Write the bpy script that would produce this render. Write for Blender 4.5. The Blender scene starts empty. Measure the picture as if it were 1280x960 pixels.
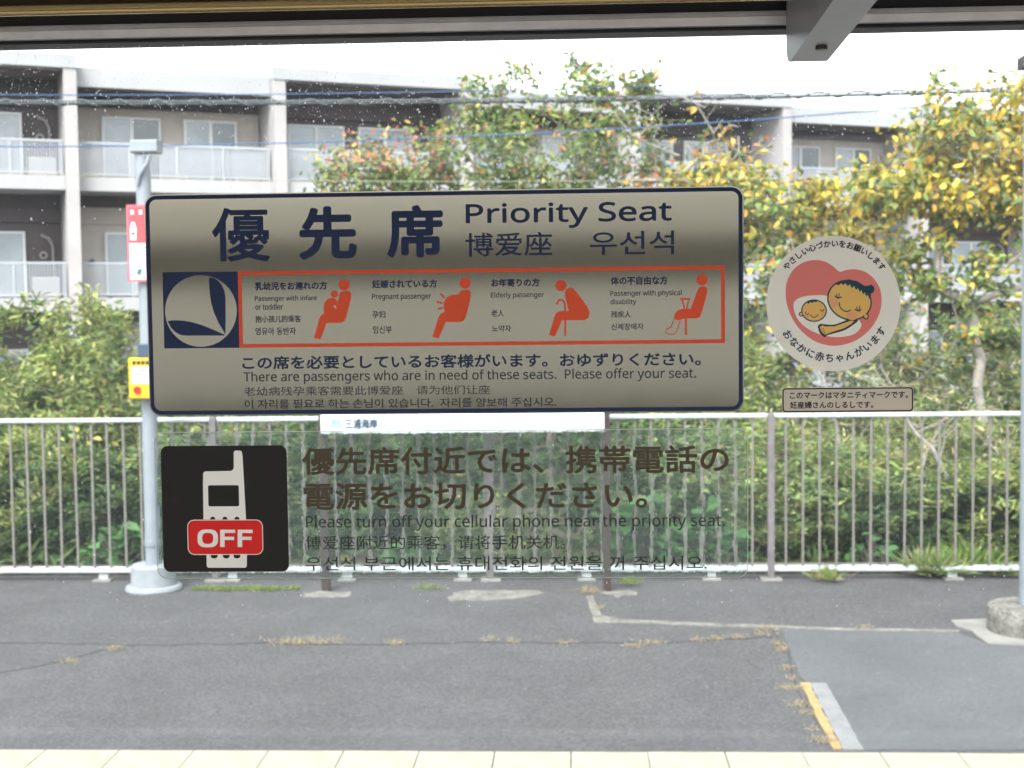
import bpy, bmesh, math, random, os
import numpy as np
from mathutils import Matrix, Vector, Euler
from mathutils.geometry import tessellate_polygon

SC = bpy.context.scene
COL = SC.collection

# ------------------------------------------------------------------ camera
F = 1700.0                      # focal length in pixels of the 1280 px wide photograph
YAW, PITCH, ROLL = 0.045, math.atan(96 / 1700.0), -0.011
EYE = Vector((0, 0, 1.75))
GY = 1.5                        # inner face of the window glass
camd = bpy.data.cameras.new('camera')
cam = bpy.data.objects.new('camera', camd)
COL.objects.link(cam)
RM = Matrix.Rotation(YAW, 3, 'Z') @ Matrix.Rotation(math.pi / 2 - PITCH, 3, 'X') @ Matrix.Rotation(ROLL, 3, 'Z')
cam.matrix_world = Matrix.Translation(EYE) @ RM.to_4x4()
camd.sensor_width = 36
camd.lens = 36 * F / 1280
camd.clip_start = 0.01
camd.clip_end = 3000
camd.dof.use_dof = True
camd.dof.focus_distance = 1.5
camd.dof.aperture_fstop = 13.5
SC.camera = cam

# ------------------------------------------------------------------ sky, sun, exposure
SUN_EL, SUN_ROT = math.radians(52), math.radians(200)
W = bpy.data.worlds.new("World")
SC.world = W
W.use_nodes = True
nt = W.node_tree
bg = nt.nodes['Background']
sky = nt.nodes.new('ShaderNodeTexSky')
sky.sky_type = 'NISHITA'
sky.sun_disc = False
sky.sun_elevation = SUN_EL
sky.sun_rotation = SUN_ROT
sky.air_density = 1.0
sky.dust_density = 4.0
hs = nt.nodes.new('ShaderNodeHueSaturation')
hs.inputs['Saturation'].default_value = 0.12
hs.inputs['Value'].default_value = 1.0
nt.links.new(sky.outputs[0], hs.inputs['Color'])
nt.links.new(hs.outputs[0], bg.inputs[0])
bg.inputs[1].default_value = 0.15
sd = bpy.data.lights.new('sun', 'SUN')
sd.energy = 0.6
sd.angle = math.radians(20)
sd.color = (1, .97, .93)
so = bpy.data.objects.new('sun', sd)
COL.objects.link(so)
so.rotation_euler = Euler((math.pi / 2 - SUN_EL, 0, math.pi - SUN_ROT), 'XYZ')
SC.view_settings.view_transform = 'Standard'
SC.view_settings.look = 'None'
SC.view_settings.gamma = 1
SC.view_settings.use_curve_mapping = False
SC.view_settings.exposure = 2.18
cy = SC.cycles
cy.use_denoising = True
cy.max_bounces = 10
cy.transparent_max_bounces = 16
cy.transmission_bounces = 10
cy.glossy_bounces = 5
cy.diffuse_bounces = 4
cy.caustics_reflective = False
cy.caustics_refractive = False
cy.sample_clamp_indirect = 6

# ------------------------------------------------------------------ helpers
def ray(px, py):
    d = RM @ Vector(((px - 640) / F, -(py - 480) / F, -1))
    return d

def at_y(px, py, y):
    """the point of the vertical plane y = const that lies on this line of sight"""
    d = ray(px, py)
    return EYE + d * (y / d.y)

def at_z(px, py, z=0.0):
    d = ray(px, py)
    return EYE + d * ((z - EYE.z) / d.z)

def G(px, py):
    p = at_y(px, py, GY)
    return (p.x, p.z)

def new_mat(name):
    m = bpy.data.materials.new(name)
    m.use_nodes = True
    return m, m.node_tree, m.node_tree.nodes['Principled BSDF']

def add(nt_, kind, **kw):
    n = nt_.nodes.new(kind)
    for k, v in kw.items():
        if k in n.inputs.keys() if isinstance(k, str) else False:
            n.inputs[k].default_value = v
        else:
            setattr(n, k, v)
    return n

def mat(name, col, rough=.6, metal=0.0, var=0.0, vscale=8.0, bump=0.0, bscale=60.0, spec=.4, coords='Object', detail=6):
    """plain surface with procedural colour variation and fine relief"""
    if OUTDOOR:
        col = tuple(c * .8 for c in col)
    m, t, b = new_mat(name)
    b.inputs['Roughness'].default_value = rough
    b.inputs['Metallic'].default_value = metal
    b.inputs['Specular IOR Level'].default_value = spec
    b.inputs['Base Color'].default_value = (*col, 1)
    if var or bump:
        tc = t.nodes.new('ShaderNodeTexCoord')
    if var:
        n = t.nodes.new('ShaderNodeTexNoise')
        n.inputs['Scale'].default_value = vscale
        n.inputs['Detail'].default_value = detail
        n.inputs['Roughness'].default_value = .65
        t.links.new(tc.outputs[coords], n.inputs['Vector'])
        r = t.nodes.new('ShaderNodeValToRGB')
        lo = tuple(max(0, c * (1 - var)) for c in col)
        hi = tuple(min(1, c * (1 + var)) for c in col)
        r.color_ramp.elements[0].position = .3
        r.color_ramp.elements[1].position = .7
        r.color_ramp.elements[0].color = (*lo, 1)
        r.color_ramp.elements[1].color = (*hi, 1)
        t.links.new(n.outputs['Fac'], r.inputs[0])
        t.links.new(r.outputs[0], b.inputs['Base Color'])
    if bump:
        n2 = t.nodes.new('ShaderNodeTexNoise')
        n2.inputs['Scale'].default_value = bscale
        n2.inputs['Detail'].default_value = 4
        t.links.new(tc.outputs[coords], n2.inputs['Vector'])
        bp = t.nodes.new('ShaderNodeBump')
        bp.inputs['Strength'].default_value = bump
        bp.inputs['Distance'].default_value = .01
        t.links.new(n2.outputs['Fac'], bp.inputs['Height'])
        t.links.new(bp.outputs[0], b.inputs['Normal'])
    return m

class MB:
    """collects faces for one mesh"""
    def __init__(s):
        s.v, s.f, s.sm = [], [], []
    def face_block(s, vs, fs, smooth=False):
        o = len(s.v)
        s.v += [tuple(p) for p in vs]
        s.f += [tuple(i + o for i in f) for f in fs]
        s.sm += [smooth] * len(fs)
        return s
    def box(s, x0, x1, y0, y1, z0, z1):
        vs = [(x, y, z) for z in (z0, z1) for y in (y0, y1) for x in (x0, x1)]
        return s.face_block(vs, [(0, 2, 3, 1), (4, 5, 7, 6), (0, 1, 5, 4), (2, 6, 7, 3), (0, 4, 6, 2), (1, 3, 7, 5)])
    def bbox(s, x0, x1, y0, y1, z0, z1, b=.004):
        """box whose edges along x are chamfered"""
        prof = [(y0 + b, z0), (y1 - b, z0), (y1, z0 + b), (y1, z1 - b), (y1 - b, z1), (y0 + b, z1), (y0, z1 - b), (y0, z0 + b)]
        return s.prism_x(prof, x0, x1)
    def prism_x(s, prof, x0, x1):
        n = len(prof)
        vs = [(x0, y, z) for y, z in prof] + [(x1, y, z) for y, z in prof]
        fs = [(i, (i + 1) % n, n + (i + 1) % n, n + i) for i in range(n)]
        fs += [tuple(range(n))[::-1], tuple(range(n, 2 * n))]
        return s.face_block(vs, fs)
    def prism_y(s, prof, y0, y1):
        """outline in x,z ; y0 is the face nearer the viewer"""
        n = len(prof)
        vs = [(x, y0, z) for x, z in prof] + [(x, y1, z) for x, z in prof]
        tri = tessellate_polygon([[Vector((x, z, 0)) for x, z in prof]])
        area = sum(prof[i][0] * prof[(i + 1) % n][1] - prof[(i + 1) % n][0] * prof[i][1] for i in range(n))
        fs = [(i, (i + 1) % n, n + (i + 1) % n, n + i) for i in range(n)]
        if area < 0:
            fs = [f[::-1] for f in fs]
        for a, b_, c in tri:
            A = (prof[b_][0] - prof[a][0]) * (prof[c][1] - prof[a][1]) - (prof[c][0] - prof[a][0]) * (prof[b_][1] - prof[a][1])
            if A < 0:
                a, b_ = b_, a
            fs.append((a, b_, c))
            fs.append((n + c, n + b_, n + a))
        return s.face_block(vs, fs)
    def prism_z(s, prof, z0, z1):
        n = len(prof)
        vs = [(x, y, z0) for x, y in prof] + [(x, y, z1) for x, y in prof]
        area = sum(prof[i][0] * prof[(i + 1) % n][1] - prof[(i + 1) % n][0] * prof[i][1] for i in range(n))
        fs = [(i, (i + 1) % n, n + (i + 1) % n, n + i) for i in range(n)]
        if area < 0:
            fs = [f[::-1] for f in fs]
        for a, b_, c in tessellate_polygon([[Vector((x, y, 0)) for x, y in prof]]):
            A = (prof[b_][0] - prof[a][0]) * (prof[c][1] - prof[a][1]) - (prof[c][0] - prof[a][0]) * (prof[b_][1] - prof[a][1])
            if A < 0:
                a, b_ = b_, a
            fs.append((n + a, n + b_, n + c))
            fs.append((c, b_, a))
        return s.face_block(vs, fs)
    def lathe(s, prof, cx, cy_, n=32):
        """prof: (radius, z) upwards"""
        vs = []
        for r, z in prof:
            for i in range(n):
                a = 2 * math.pi * i / n
                vs.append((cx + r * math.cos(a), cy_ + r * math.sin(a), z))
        for k in range(len(prof) - 1):
            seg = vs[k * n:(k + 2) * n]
            s.face_block(seg, [(i, (i + 1) % n, n + (i + 1) % n, n + i) for i in range(n)], True)
        m = len(prof) - 1
        s.face_block([vs[i] for i in range(n)][::-1], [tuple(range(n))])
        s.face_block([vs[m * n + i] for i in range(n)], [tuple(range(n))])
        return s
    def tube(s, path, r, n=10, caps=True):
        path = [Vector(p) for p in path]
        rr = r if isinstance(r, (list, tuple)) else [r] * len(path)
        vs, fs = [], []
        up = Vector((0, 0, 1))
        for k, p in enumerate(path):
            d = (path[min(k + 1, len(path) - 1)] - path[max(k - 1, 0)]).normalized()
            u = d.cross(up)
            if u.length < .05:
                u = d.cross(Vector((0, 1, 0)))
            u.normalize()
            w = u.cross(d)
            for i in range(n):
                a = 2 * math.pi * i / n
                vs.append(p + rr[k] * (math.cos(a) * u + math.sin(a) * w))
        for k in range(len(path) - 1):
            for i in range(n):
                j = (i + 1) % n
                fs.append((k * n + i, (k + 1) * n + i, (k + 1) * n + j, k * n + j)[::-1])
        s.face_block(vs, fs, True)
        if caps:
            s.face_block(vs[:n], [tuple(range(n))])
            s.face_block(vs[-n:], [tuple(range(n))[::-1]])
        return s
    def mesh(s, name, m):
        me = bpy.data.meshes.new(name)
        me.from_pydata(s.v, [], s.f)
        me.polygons.foreach_set('use_smooth', s.sm)
        if m:
            me.materials.append(m)
        me.update()
        return me
    def build(s, name, m, parent=None, loc=None):
        return link(name, s.mesh(name, m), parent, loc)

def link(name, me, parent=None, loc=None):
    o = bpy.data.objects.new(name, me)
    COL.objects.link(o)
    if parent:
        o.parent = parent
    if loc is not None:
        o.location = loc
    return o

def tag(o, label=None, cat=None, group=None, kind=None):
    if label: o['label'] = label
    if cat: o['category'] = cat
    if group: o['group'] = group
    if kind: o['kind'] = kind
    return o

def thing(name, label, cat, loc=(0, 0, 0), group=None, rz=0):
    o = bpy.data.objects.new(name, None)
    COL.objects.link(o)
    o.location = loc
    o.rotation_euler = (0, 0, rz)
    o.empty_display_size = .1
    return tag(o, label, cat, group)

def np_mesh(name, V, FA, m, colors=None, smooth=False):
    """V (n,3), FA (m,k) arrays"""
    me = bpy.data.meshes.new(name)
    V = np.asarray(V, dtype=np.float32)
    FA = np.asarray(FA, dtype=np.int32)
    k = FA.shape[1]
    me.vertices.add(len(V))
    me.vertices.foreach_set('co', V.ravel())
    me.loops.add(FA.size)
    me.loops.foreach_set('vertex_index', FA.ravel())
    me.polygons.add(len(FA))
    me.polygons.foreach_set('loop_start', np.arange(0, FA.size, k, dtype=np.int32))
    me.polygons.foreach_set('loop_total', np.full(len(FA), k, dtype=np.int32))
    me.polygons.foreach_set('use_smooth', np.full(len(FA), smooth))
    me.update(calc_edges=True)
    if colors is not None:
        ca = me.color_attributes.new('tint', 'FLOAT_COLOR', 'POINT')
        C4 = np.ones((len(V), 4), dtype=np.float32)
        C4[:, :3] = colors
        ca.data.foreach_set('color', C4.ravel())
    if m:
        me.materials.append(m)
    return me

# ------------------------------------------------------------------ materials
OUTDOOR = True        # outdoor base colours darkened to balance exposure raised for the dim interior
M = {}
M['asphalt'] = mat('worn asphalt', (.088, .088, .091), .9, var=.13, vscale=2.3, bump=.7, bscale=160, spec=.25)
M['asphalt_patch'] = mat('smooth asphalt', (.104, .108, .117), .88, var=.16, vscale=1.1, bump=.35, bscale=190, spec=.25)
M['earth'] = mat('earth', (.09, .075, .05), .95, var=.4, vscale=2, bump=.5, bscale=12)
M['ballast'] = mat('ballast', (.16, .14, .125), .95, var=.5, vscale=22, bump=1, bscale=30)
M['concrete'] = mat('concrete', (.23, .225, .21), .9, var=.22, vscale=7, bump=.5, bscale=60)
M['concrete_old'] = mat('stained concrete', (.165, .16, .145), .95, var=.45, vscale=9, bump=.6, bscale=50)
M['tile'] = mat('cream tile', (.345, .32, .25), .8, var=.13, vscale=6, bump=.2, bscale=120)
M['edge_stone'] = mat('edge stone', (.45, .44, .42), .85, var=.15, vscale=6, bump=.3, bscale=80)
M['steel_white'] = mat('galvanised rail', (.58, .62, .65), .42, .35, var=.12, vscale=9)
M['baluster'] = mat('dull baluster', (.21, .195, .18), .55, .25, var=.22, vscale=14)
M['post_brown'] = mat('weathered fence post', (.185, .165, .17), .6, .3, var=.3, vscale=9)
M['pole'] = mat('grey painted pole', (.25, .285, .32), .5, .1, var=.12, vscale=5)
M['pole_foot'] = mat('grey painted concrete', (.27, .295, .32), .8, var=.12, vscale=9, bump=.3, bscale=60)
M['sign_post'] = mat('dark brown post', (.05, .035, .032), .5, .2, var=.2, vscale=9)
M['white_paint'] = mat('white board', (.78, .80, .82), .4, var=.03, vscale=4)
M['line_yellow'] = mat('worn yellow line', (.34, .24, .10), .85, var=.35, vscale=16, bump=.3, bscale=90)
M['line_white'] = mat('worn white line', (.20, .205, .21), .85, var=.18, vscale=14, bump=.3, bscale=90)
M['crack'] = mat('crack', (.035, .034, .033), .95)
M['cable'] = mat('black cable', (.03, .034, .04), .5, var=.3, vscale=20)
M['cable_grey'] = mat('steel messenger wire', (.13, .15, .17), .45, .3)
M['cable_blue'] = mat('blue cable', (.035, .10, .24), .5)
M['cable_thin'] = mat('pale thin wire', (.35, .33, .22), .5)
# building
M['b_white'] = mat('pale fascia', (.40, .41, .425), .85, var=.07, vscale=.8, bump=.1, bscale=12)
M['b_fin'] = mat('pinkish grey rendered fin', (.42, .405, .405), .85, var=.1, vscale=.9, bump=.1, bscale=12)
M['b_brown'] = mat('dark brown tile wall', (.072, .054, .056), .7, var=.22, vscale=1.4, bump=.2, bscale=14)
M['b_beige'] = mat('beige rendered wall', (.47, .43, .39), .85, var=.1, vscale=1.2)
M['b_slab'] = mat('balcony slab', (.42, .42, .43), .85, var=.08, vscale=1)
M['b_soffit'] = mat('brown soffit', (.15, .12, .11), .85, var=.15, vscale=1.2)
M['b_rail'] = mat('white balcony railing', (.40, .43, .47), .5)
M['b_panel'] = mat('frosted balcony panel', (.50, .54, .58), .35)
M['b_frame'] = mat('white window frame', (.7, .72, .74), .4)
M['b_glass'] = mat('curtained window glass', (.36, .41, .45), .12, var=.25, vscale=.7, spec=.7)
M['b_glass_dark'] = mat('dark window glass', (.12, .15, .17), .08, var=.35, vscale=.8, spec=.8)
M['b_pipe'] = mat('grey drainpipe', (.34, .33, .32), .5)
M['dark_hole'] = mat('dark vent', (.02, .02, .02), .7)
# carriage
OUTDOOR = False
M['alu'] = mat('satin aluminium', (.46, .44, .43), .35, .6, var=.12, vscale=30)
M['alu2'] = mat('grooved aluminium', (.35, .33, .32), .4, .8)
M['rubber'] = mat('black rubber', (.012, .010, .012), .6)
M['brown_panel'] = mat('brown moulding', (.055, .036, .020), .3, .3)
M['gold'] = mat('brass coloured rail', (.34, .25, .11), .2, .9)
M['wall_in'] = mat('cream carriage wall', (.8, .79, .74), .5)
M['ceiling_in'] = mat('carriage ceiling', (.8, .8, .78), .5)
M['floor_in'] = mat('carriage floor', (.34, .34, .35), .5)
M['bracket'] = mat('grey cast bracket', (.27, .27, .285), .42, .25, var=.06, vscale=40)
M['screw'] = mat('dark screw', (.07, .06, .055), .35, .8)
# prints
M['navy'] = mat('navy print', (.006, .017, .065), .45, spec=.3)
M['ink_soft'] = mat('dark grey print', (.030, .033, .050), .5, spec=.3)
M['red_print'] = mat('vermilion print', (.68, .075, .02), .45, spec=.3)
M['black_panel'] = mat('brown black print', (.013, .011, .009), .5, spec=.25)
M['off_white'] = mat('off white print', (.84, .82, .75), .5, spec=.25)
M['off_red'] = mat('signal red print', (.68, .014, .010), .4, spec=.3)
M['film_ink'] = mat('brown film lettering', (.075, .055, .030), .55, spec=.25)
M['film_ink_thin'] = mat('dark film lettering', (.030, .036, .030), .55, spec=.25)
M['cream_vinyl'] = mat('cream vinyl', (.82, .79, .70), .45, spec=.3, var=.05, vscale=6)
M['label_vinyl'] = mat('beige vinyl', (.56, .50, .41), .45, spec=.3, var=.05, vscale=8)
M['pink_print'] = mat('coral print', (.72, .20, .17), .5, spec=.25)
M['skin_print'] = mat('ochre print', (.74, .46, .13), .5, spec=.25)
M['cheek_print'] = mat('peach print', (.72, .36, .17), .5, spec=.25)
M['teal_print'] = mat('teal print', (.012, .055, .085), .5, spec=.25)
M['black_print'] = mat('black print', (.014, .012, .012), .5, spec=.25)
OUTDOOR = True
M['sign_pink'] = mat('pink sign border', (.62, .12, .16), .5)
M['sign_red'] = mat('red sign print', (.55, .06, .07), .5)
M['sign_yellow'] = mat('yellow box', (.72, .42, .01), .45)
M['sign_green'] = mat('green sign print', (.03, .15, .09), .5)
M['sign_blue'] = mat('blue sign print', (.02, .16, .38), .5)
M['sign_lightblue'] = mat('light blue emblem', (.22, .50, .68), .5)
M['sign_dark'] = mat('dark sign lettering', (.03, .06, .10), .5)

def grainy(m, scale, amt):
    """adds coarse aggregate speckle to a varied material"""
    t = m.node_tree
    b = t.nodes['Principled BSDF']
    src = b.inputs['Base Color'].links[0].from_socket
    tc = t.nodes.new('ShaderNodeTexCoord')
    vo = t.nodes.new('ShaderNodeTexVoronoi')
    vo.inputs['Scale'].default_value = scale
    t.links.new(tc.outputs['Object'], vo.inputs['Vector'])
    sep = t.nodes.new('ShaderNodeSeparateColor')
    t.links.new(vo.outputs['Color'], sep.inputs[0])
    mr = t.nodes.new('ShaderNodeMapRange')
    mr.inputs['To Min'].default_value = 1 - amt
    mr.inputs['To Max'].default_value = 1 + amt
    t.links.new(sep.outputs[0], mr.inputs['Value'])
    mx = t.nodes.new('ShaderNodeVectorMath')
    mx.operation = 'SCALE'
    t.links.new(src, mx.inputs[0])
    t.links.new(mr.outputs[0], mx.inputs['Scale'])
    t.links.new(mx.outputs[0], b.inputs['Base Color'])
grainy(M['asphalt'], 100, .28)
grainy(M['asphalt_patch'], 120, .16)
grainy(M['concrete_old'], 60, .25)

def silver_mat():
    """satin silver sticker film: half mirror, half pigment"""
    m, t, b = new_mat('silver sticker film')
    b.inputs['Base Color'].default_value = (.44, .41, .315, 1)
    b.inputs['Metallic'].default_value = .8
    b.inputs['Roughness'].default_value = .09
    tc = t.nodes.new('ShaderNodeTexCoord')
    n = t.nodes.new('ShaderNodeTexNoise')
    n.inputs['Scale'].default_value = 900
    t.links.new(tc.outputs['Object'], n.inputs['Vector'])
    bp = t.nodes.new('ShaderNodeBump')
    bp.inputs['Strength'].default_value = .004
    bp.inputs['Distance'].default_value = .001
    t.links.new(n.outputs['Fac'], bp.inputs['Height'])
    t.links.new(bp.outputs[0], b.inputs['Normal'])
    return m
M['silver'] = silver_mat()
OUTDOOR = False

def glass_mat():
    m, t, b = new_mat('window pane glass')
    out = t.nodes['Material Output']
    t.nodes.remove(b)
    tr = t.nodes.new('ShaderNodeBsdfTransparent')
    tr.inputs[0].default_value = (.97, .985, .98, 1)
    gl = t.nodes.new('ShaderNodeBsdfGlossy')
    gl.inputs['Roughness'].default_value = .02
    fr = t.nodes.new('ShaderNodeFresnel')
    fr.inputs[0].default_value = 1.2
    mx = t.nodes.new('ShaderNodeMixShader')
    t.links.new(fr.outputs[0], mx.inputs[0])
    t.links.new(tr.outputs[0], mx.inputs[1])
    t.links.new(gl.outputs[0], mx.inputs[2])
    tl = t.nodes.new('ShaderNodeBsdfTranslucent')
    tl.inputs[0].default_value = (.74, .82, .90, 1)
    tc = t.nodes.new('ShaderNodeTexCoord')
    n = t.nodes.new('ShaderNodeTexNoise')
    n.inputs['Scale'].default_value = 5
    n.inputs['Detail'].default_value = 5
    t.links.new(tc.outputs['Object'], n.inputs['Vector'])
    mr = t.nodes.new('ShaderNodeMapRange')
    mr.inputs['From Min'].default_value = .3
    mr.inputs['From Max'].default_value = .75
    mr.inputs['To Min'].default_value = .010
    mr.inputs['To Max'].default_value = .034
    t.links.new(n.outputs['Fac'], mr.inputs['Value'])
    mx2 = t.nodes.new('ShaderNodeMixShader')
    t.links.new(mr.outputs[0], mx2.inputs[0])
    t.links.new(mx.outputs[0], mx2.inputs[1])
    t.links.new(tl.outputs[0], mx2.inputs[2])
    t.links.new(mx2.outputs[0], out.inputs[0])
    return m
M['pane'] = glass_mat()

def film_mat():
    m, t, b = new_mat('clear wrinkled sticker film')
    b.inputs['Base Color'].default_value = (.93, .97, .95, 1)
    b.inputs['Transmission Weight'].default_value = 1
    b.inputs['IOR'].default_value = 1.35
    b.inputs['Roughness'].default_value = .0
    tc = t.nodes.new('ShaderNodeTexCoord')
    mp = t.nodes.new('ShaderNodeMapping')
    mp.inputs['Scale'].default_value = (1.5, 300, .6)
    t.links.new(tc.outputs['Object'], mp.inputs[0])
    n = t.nodes.new('ShaderNodeTexNoise')
    n.inputs['Scale'].default_value = 70
    n.inputs['Detail'].default_value = 3
    t.links.new(mp.outputs[0], n.inputs['Vector'])
    bp = t.nodes.new('ShaderNodeBump')
    bp.inputs['Strength'].default_value = .0055
    bp.inputs['Distance'].default_value = .01
    t.links.new(n.outputs['Fac'], bp.inputs['Height'])
    t.links.new(bp.outputs[0], b.inputs['Normal'])
    tl = t.nodes.new('ShaderNodeBsdfTranslucent')
    tl.inputs[0].default_value = (.75, .88, .82, 1)
    mx = t.nodes.new('ShaderNodeMixShader')
    mx.inputs[0].default_value = .09
    t.links.new(b.outputs[0], mx.inputs[1])
    t.links.new(tl.outputs[0], mx.inputs[2])
    t.links.new(mx.outputs[0], t.nodes['Material Output'].inputs[0])
    return m
M['film'] = film_mat()

def drop_mat():
    m, t, b = new_mat('rain water')
    out = t.nodes['Material Output']
    t.nodes.remove(b)
    tr = t.nodes.new('ShaderNodeBsdfTransparent')
    tl = t.nodes.new('ShaderNodeBsdfTranslucent')
    tl.inputs[0].default_value = (.9, .95, 1, 1)
    gl = t.nodes.new('ShaderNodeBsdfGlossy')
    gl.inputs['Roughness'].default_value = .05
    mx = t.nodes.new('ShaderNodeMixShader')
    mx.inputs[0].default_value = .45
    t.links.new(tr.outputs[0], mx.inputs[1])
    t.links.new(tl.outputs[0], mx.inputs[2])
    m2 = t.nodes.new('ShaderNodeMixShader')
    m2.inputs[0].default_value = .08
    t.links.new(mx.outputs[0], m2.inputs[1])
    t.links.new(gl.outputs[0], m2.inputs[2])
    t.links.new(m2.outputs[0], out.inputs[0])
    return m
M['water'] = drop_mat()

def leaf_mat(name, trans=.35, rough=.5):
    m, t, b = new_mat(name)
    out = t.nodes['Material Output']
    at = t.nodes.new('ShaderNodeAttribute')
    at.attribute_name = 'tint'
    b.inputs['Roughness'].default_value = rough
    b.inputs['Specular IOR Level'].default_value = .3
    t.links.new(at.outputs['Color'], b.inputs['Base Color'])
    tl = t.nodes.new('ShaderNodeBsdfTranslucent')
    t.links.new(at.outputs['Color'], tl.inputs[0])
    mx = t.nodes.new('ShaderNodeMixShader')
    mx.inputs[0].default_value = trans
    t.links.new(b.outputs[0], mx.inputs[1])
    t.links.new(tl.outputs[0], mx.inputs[2])
    t.links.new(mx.outputs[0], out.inputs[0])
    return m
M['leaf'] = leaf_mat('leaf')
M['bark'] = mat('grey brown bark', (.13, .105, .085), .9, var=.4, vscale=20, bump=.6, bscale=60)
M['bark_pale'] = mat('pale grey bark', (.24, .22, .195), .9, var=.35, vscale=16, bump=.5, bscale=60)

# ------------------------------------------------------------------ ground, platform
tag(MB().box(-400, 400, -400, 400, -1.6, -1.22).build('ground', M['earth']), 'bare earth and low ground round the station', kind='structure')
bank = MB()
bank.prism_x([(8.98, -1.3), (8.98, -.06), (12, -.12), (18, -.25), (27, -1.25), (27, -1.3)], -60, 60)
tag(bank.build('embankment', M['earth']), 'planted bank behind the platform fence', kind='structure')
tag(MB().box(-60, 60, -9, 1.78, -1.24, -1.08).build('track_bed', M['ballast']), 'stone ballast under the train', kind='structure')

T_FAR = at_z(640, 939.5).y                     # far edge of the tactile tile row
plat = tag(MB().box(-40, 40, T_FAR, 8.80, -1.23, 0).build('platform', M['asphalt']), 'worn grey asphalt station platform', kind='structure')
MB().box(-40, 40, 1.85, T_FAR - .306, -1.23, -.002).build('platform_edge', M['edge_stone'], plat)
MB().box(-40, 40, T_FAR - .306, T_FAR, -1.23, -.012).build('tile_bed', M['crack'], plat)
# tactile tiles, one object each
TS = .30
tm = MB()
g = .0022
tm.prism_z([(g, g), (TS - g, g), (TS - g, TS - g), (g, TS - g)], -.02, .003)
for i in range(5):
    for j in range(5):
        cx, cy2 = .03 + i * .06, .03 + j * .06
        r0, r1 = .012, .007
        vs = [(cx + r0 * math.cos(a), cy2 + r0 * math.sin(a), .003) for a in (0.4, 1.97, 3.54, 5.11)] + \
             [(cx + r1 * math.cos(a), cy2 + r1 * math.sin(a), .0062) for a in (0.4, 1.97, 3.54, 5.11)]
        tm.face_block(vs, [(0, 1, 5, 4), (1, 2, 6, 5), (2, 3, 7, 6), (3, 0, 4, 7), (4, 5, 6, 7)], True)
tile_me = tm.mesh('edge_tile', M['tile'])
tx0 = at_z(713.7, 940).x
tx0 -= TS * 24
rt = random.Random(4)
for k in range(46):
    o = link('edge_tile', tile_me, plat, (tx0 + k * TS, T_FAR - TS - .003 + rt.uniform(-.001, .001), rt.uniform(-.0015, .0005)))
    o.rotation_euler.z = rt.uniform(-.003, .003)

def ground_poly(name, pts, m, h=.004, parent=plat, jitter=0.0, seed=1):
    P = [at_z(x, y) for x, y in pts]
    if jitter:
        rj = random.Random(seed)
        Q = []
        for i in range(len(P)):
            a, b = P[i], P[(i + 1) % len(P)]
            n = max(1, int((b - a).length / .06))
            for k in range(n):
                q = a.lerp(b, k / n)
                Q.append(Vector((q.x + rj.uniform(-jitter, jitter), q.y + rj.uniform(-jitter, jitter), 0)))
        P = Q
    return MB().prism_z([(p.x, p.y) for p in P], -.01, h).build(name, m, parent)

ground_poly('asphalt_patch', [(976, 787), (1080, 789), (1195, 791), (1238, 806), (1400, 812), (1600, 815), (1640, 937.5), (1080, 938), (1012, 858), (1000, 848), (988, 815)], M['asphalt_patch'], .0035, jitter=.004)
ground_poly('yellow_line', [(1000, 855), (1011.4, 855), (1053, 938.2), (1042, 938.2)], M['line_yellow'], .0065, jitter=.005, seed=5)
ground_poly('white_line', [(1011.6, 855), (1033, 855), (1079, 938.2), (1053.6, 938.2)], M['line_white'], .0065, jitter=.002, seed=6)
ground_poly('concrete_strip', [(733, 746), (741, 745), (752, 770), (778, 775), (900, 780), (1060, 786), (1200, 788), (1200, 791), (1060, 789), (900, 783.5), (775, 779), (744, 780), (738, 765)], M['concrete_old'], .005, jitter=.004, seed=7)
ground_poly('concrete_patch', [(1190, 777), (1240, 774), (1300, 770), (1400, 778), (1400, 812), (1300, 809), (1236, 806), (1225, 800), (1215, 790), (1196, 784)], M['concrete'], .008, jitter=.008, seed=8)
ground_poly('pale_patch', [(566, 741), (600, 738), (670, 738), (684, 741), (660, 748), (600, 751), (560, 752)], M['concrete_old'], .003, jitter=.02, seed=9)
ground_poly('pale_patch', [(375, 742), (400, 739), (440, 741), (430, 747), (380, 747)], M['concrete_old'], .003, jitter=.02, seed=10)
ground_poly('pale_patch', [(745, 741), (790, 738), (800, 744), (770, 747)], M['concrete_old'], .003, jitter=.02, seed=11)

def crack_strip(pts, w, seed):
    rj = random.Random(seed)
    P = [at_z(x, y) for x, y in pts]
    Q = []
    for a, b in zip(P, P[1:]):
        n = max(2, int((b - a).length / .07))
        for k in range(n):
            Q.append(a.lerp(b, k / n) + Vector((0, rj.uniform(-.012, .012), 0)))
    Q.append(P[-1])
    top = [(q.x, q.y + w * rj.uniform(.15, .6)) for q in Q]
    bot = [(q.x + .003, q.y - w * rj.uniform(.15, .6)) for q in Q]
    MB().prism_z(top + bot[::-1], -.01, .0022).build('crack', M['crack'], plat)
crack_strip([(-60, 804), (60, 804), (200, 807), (330, 804), (450, 806), (600, 803), (720, 804), (850, 803), (965, 796)], .012, 1)
crack_strip([(968, 792), (985, 815), (990, 845), (1000, 870), (1022, 905), (1046, 938)], .014, 2)
crack_strip([(-60, 850), (20, 838), (80, 826), (130, 812)], .007, 3)

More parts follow.
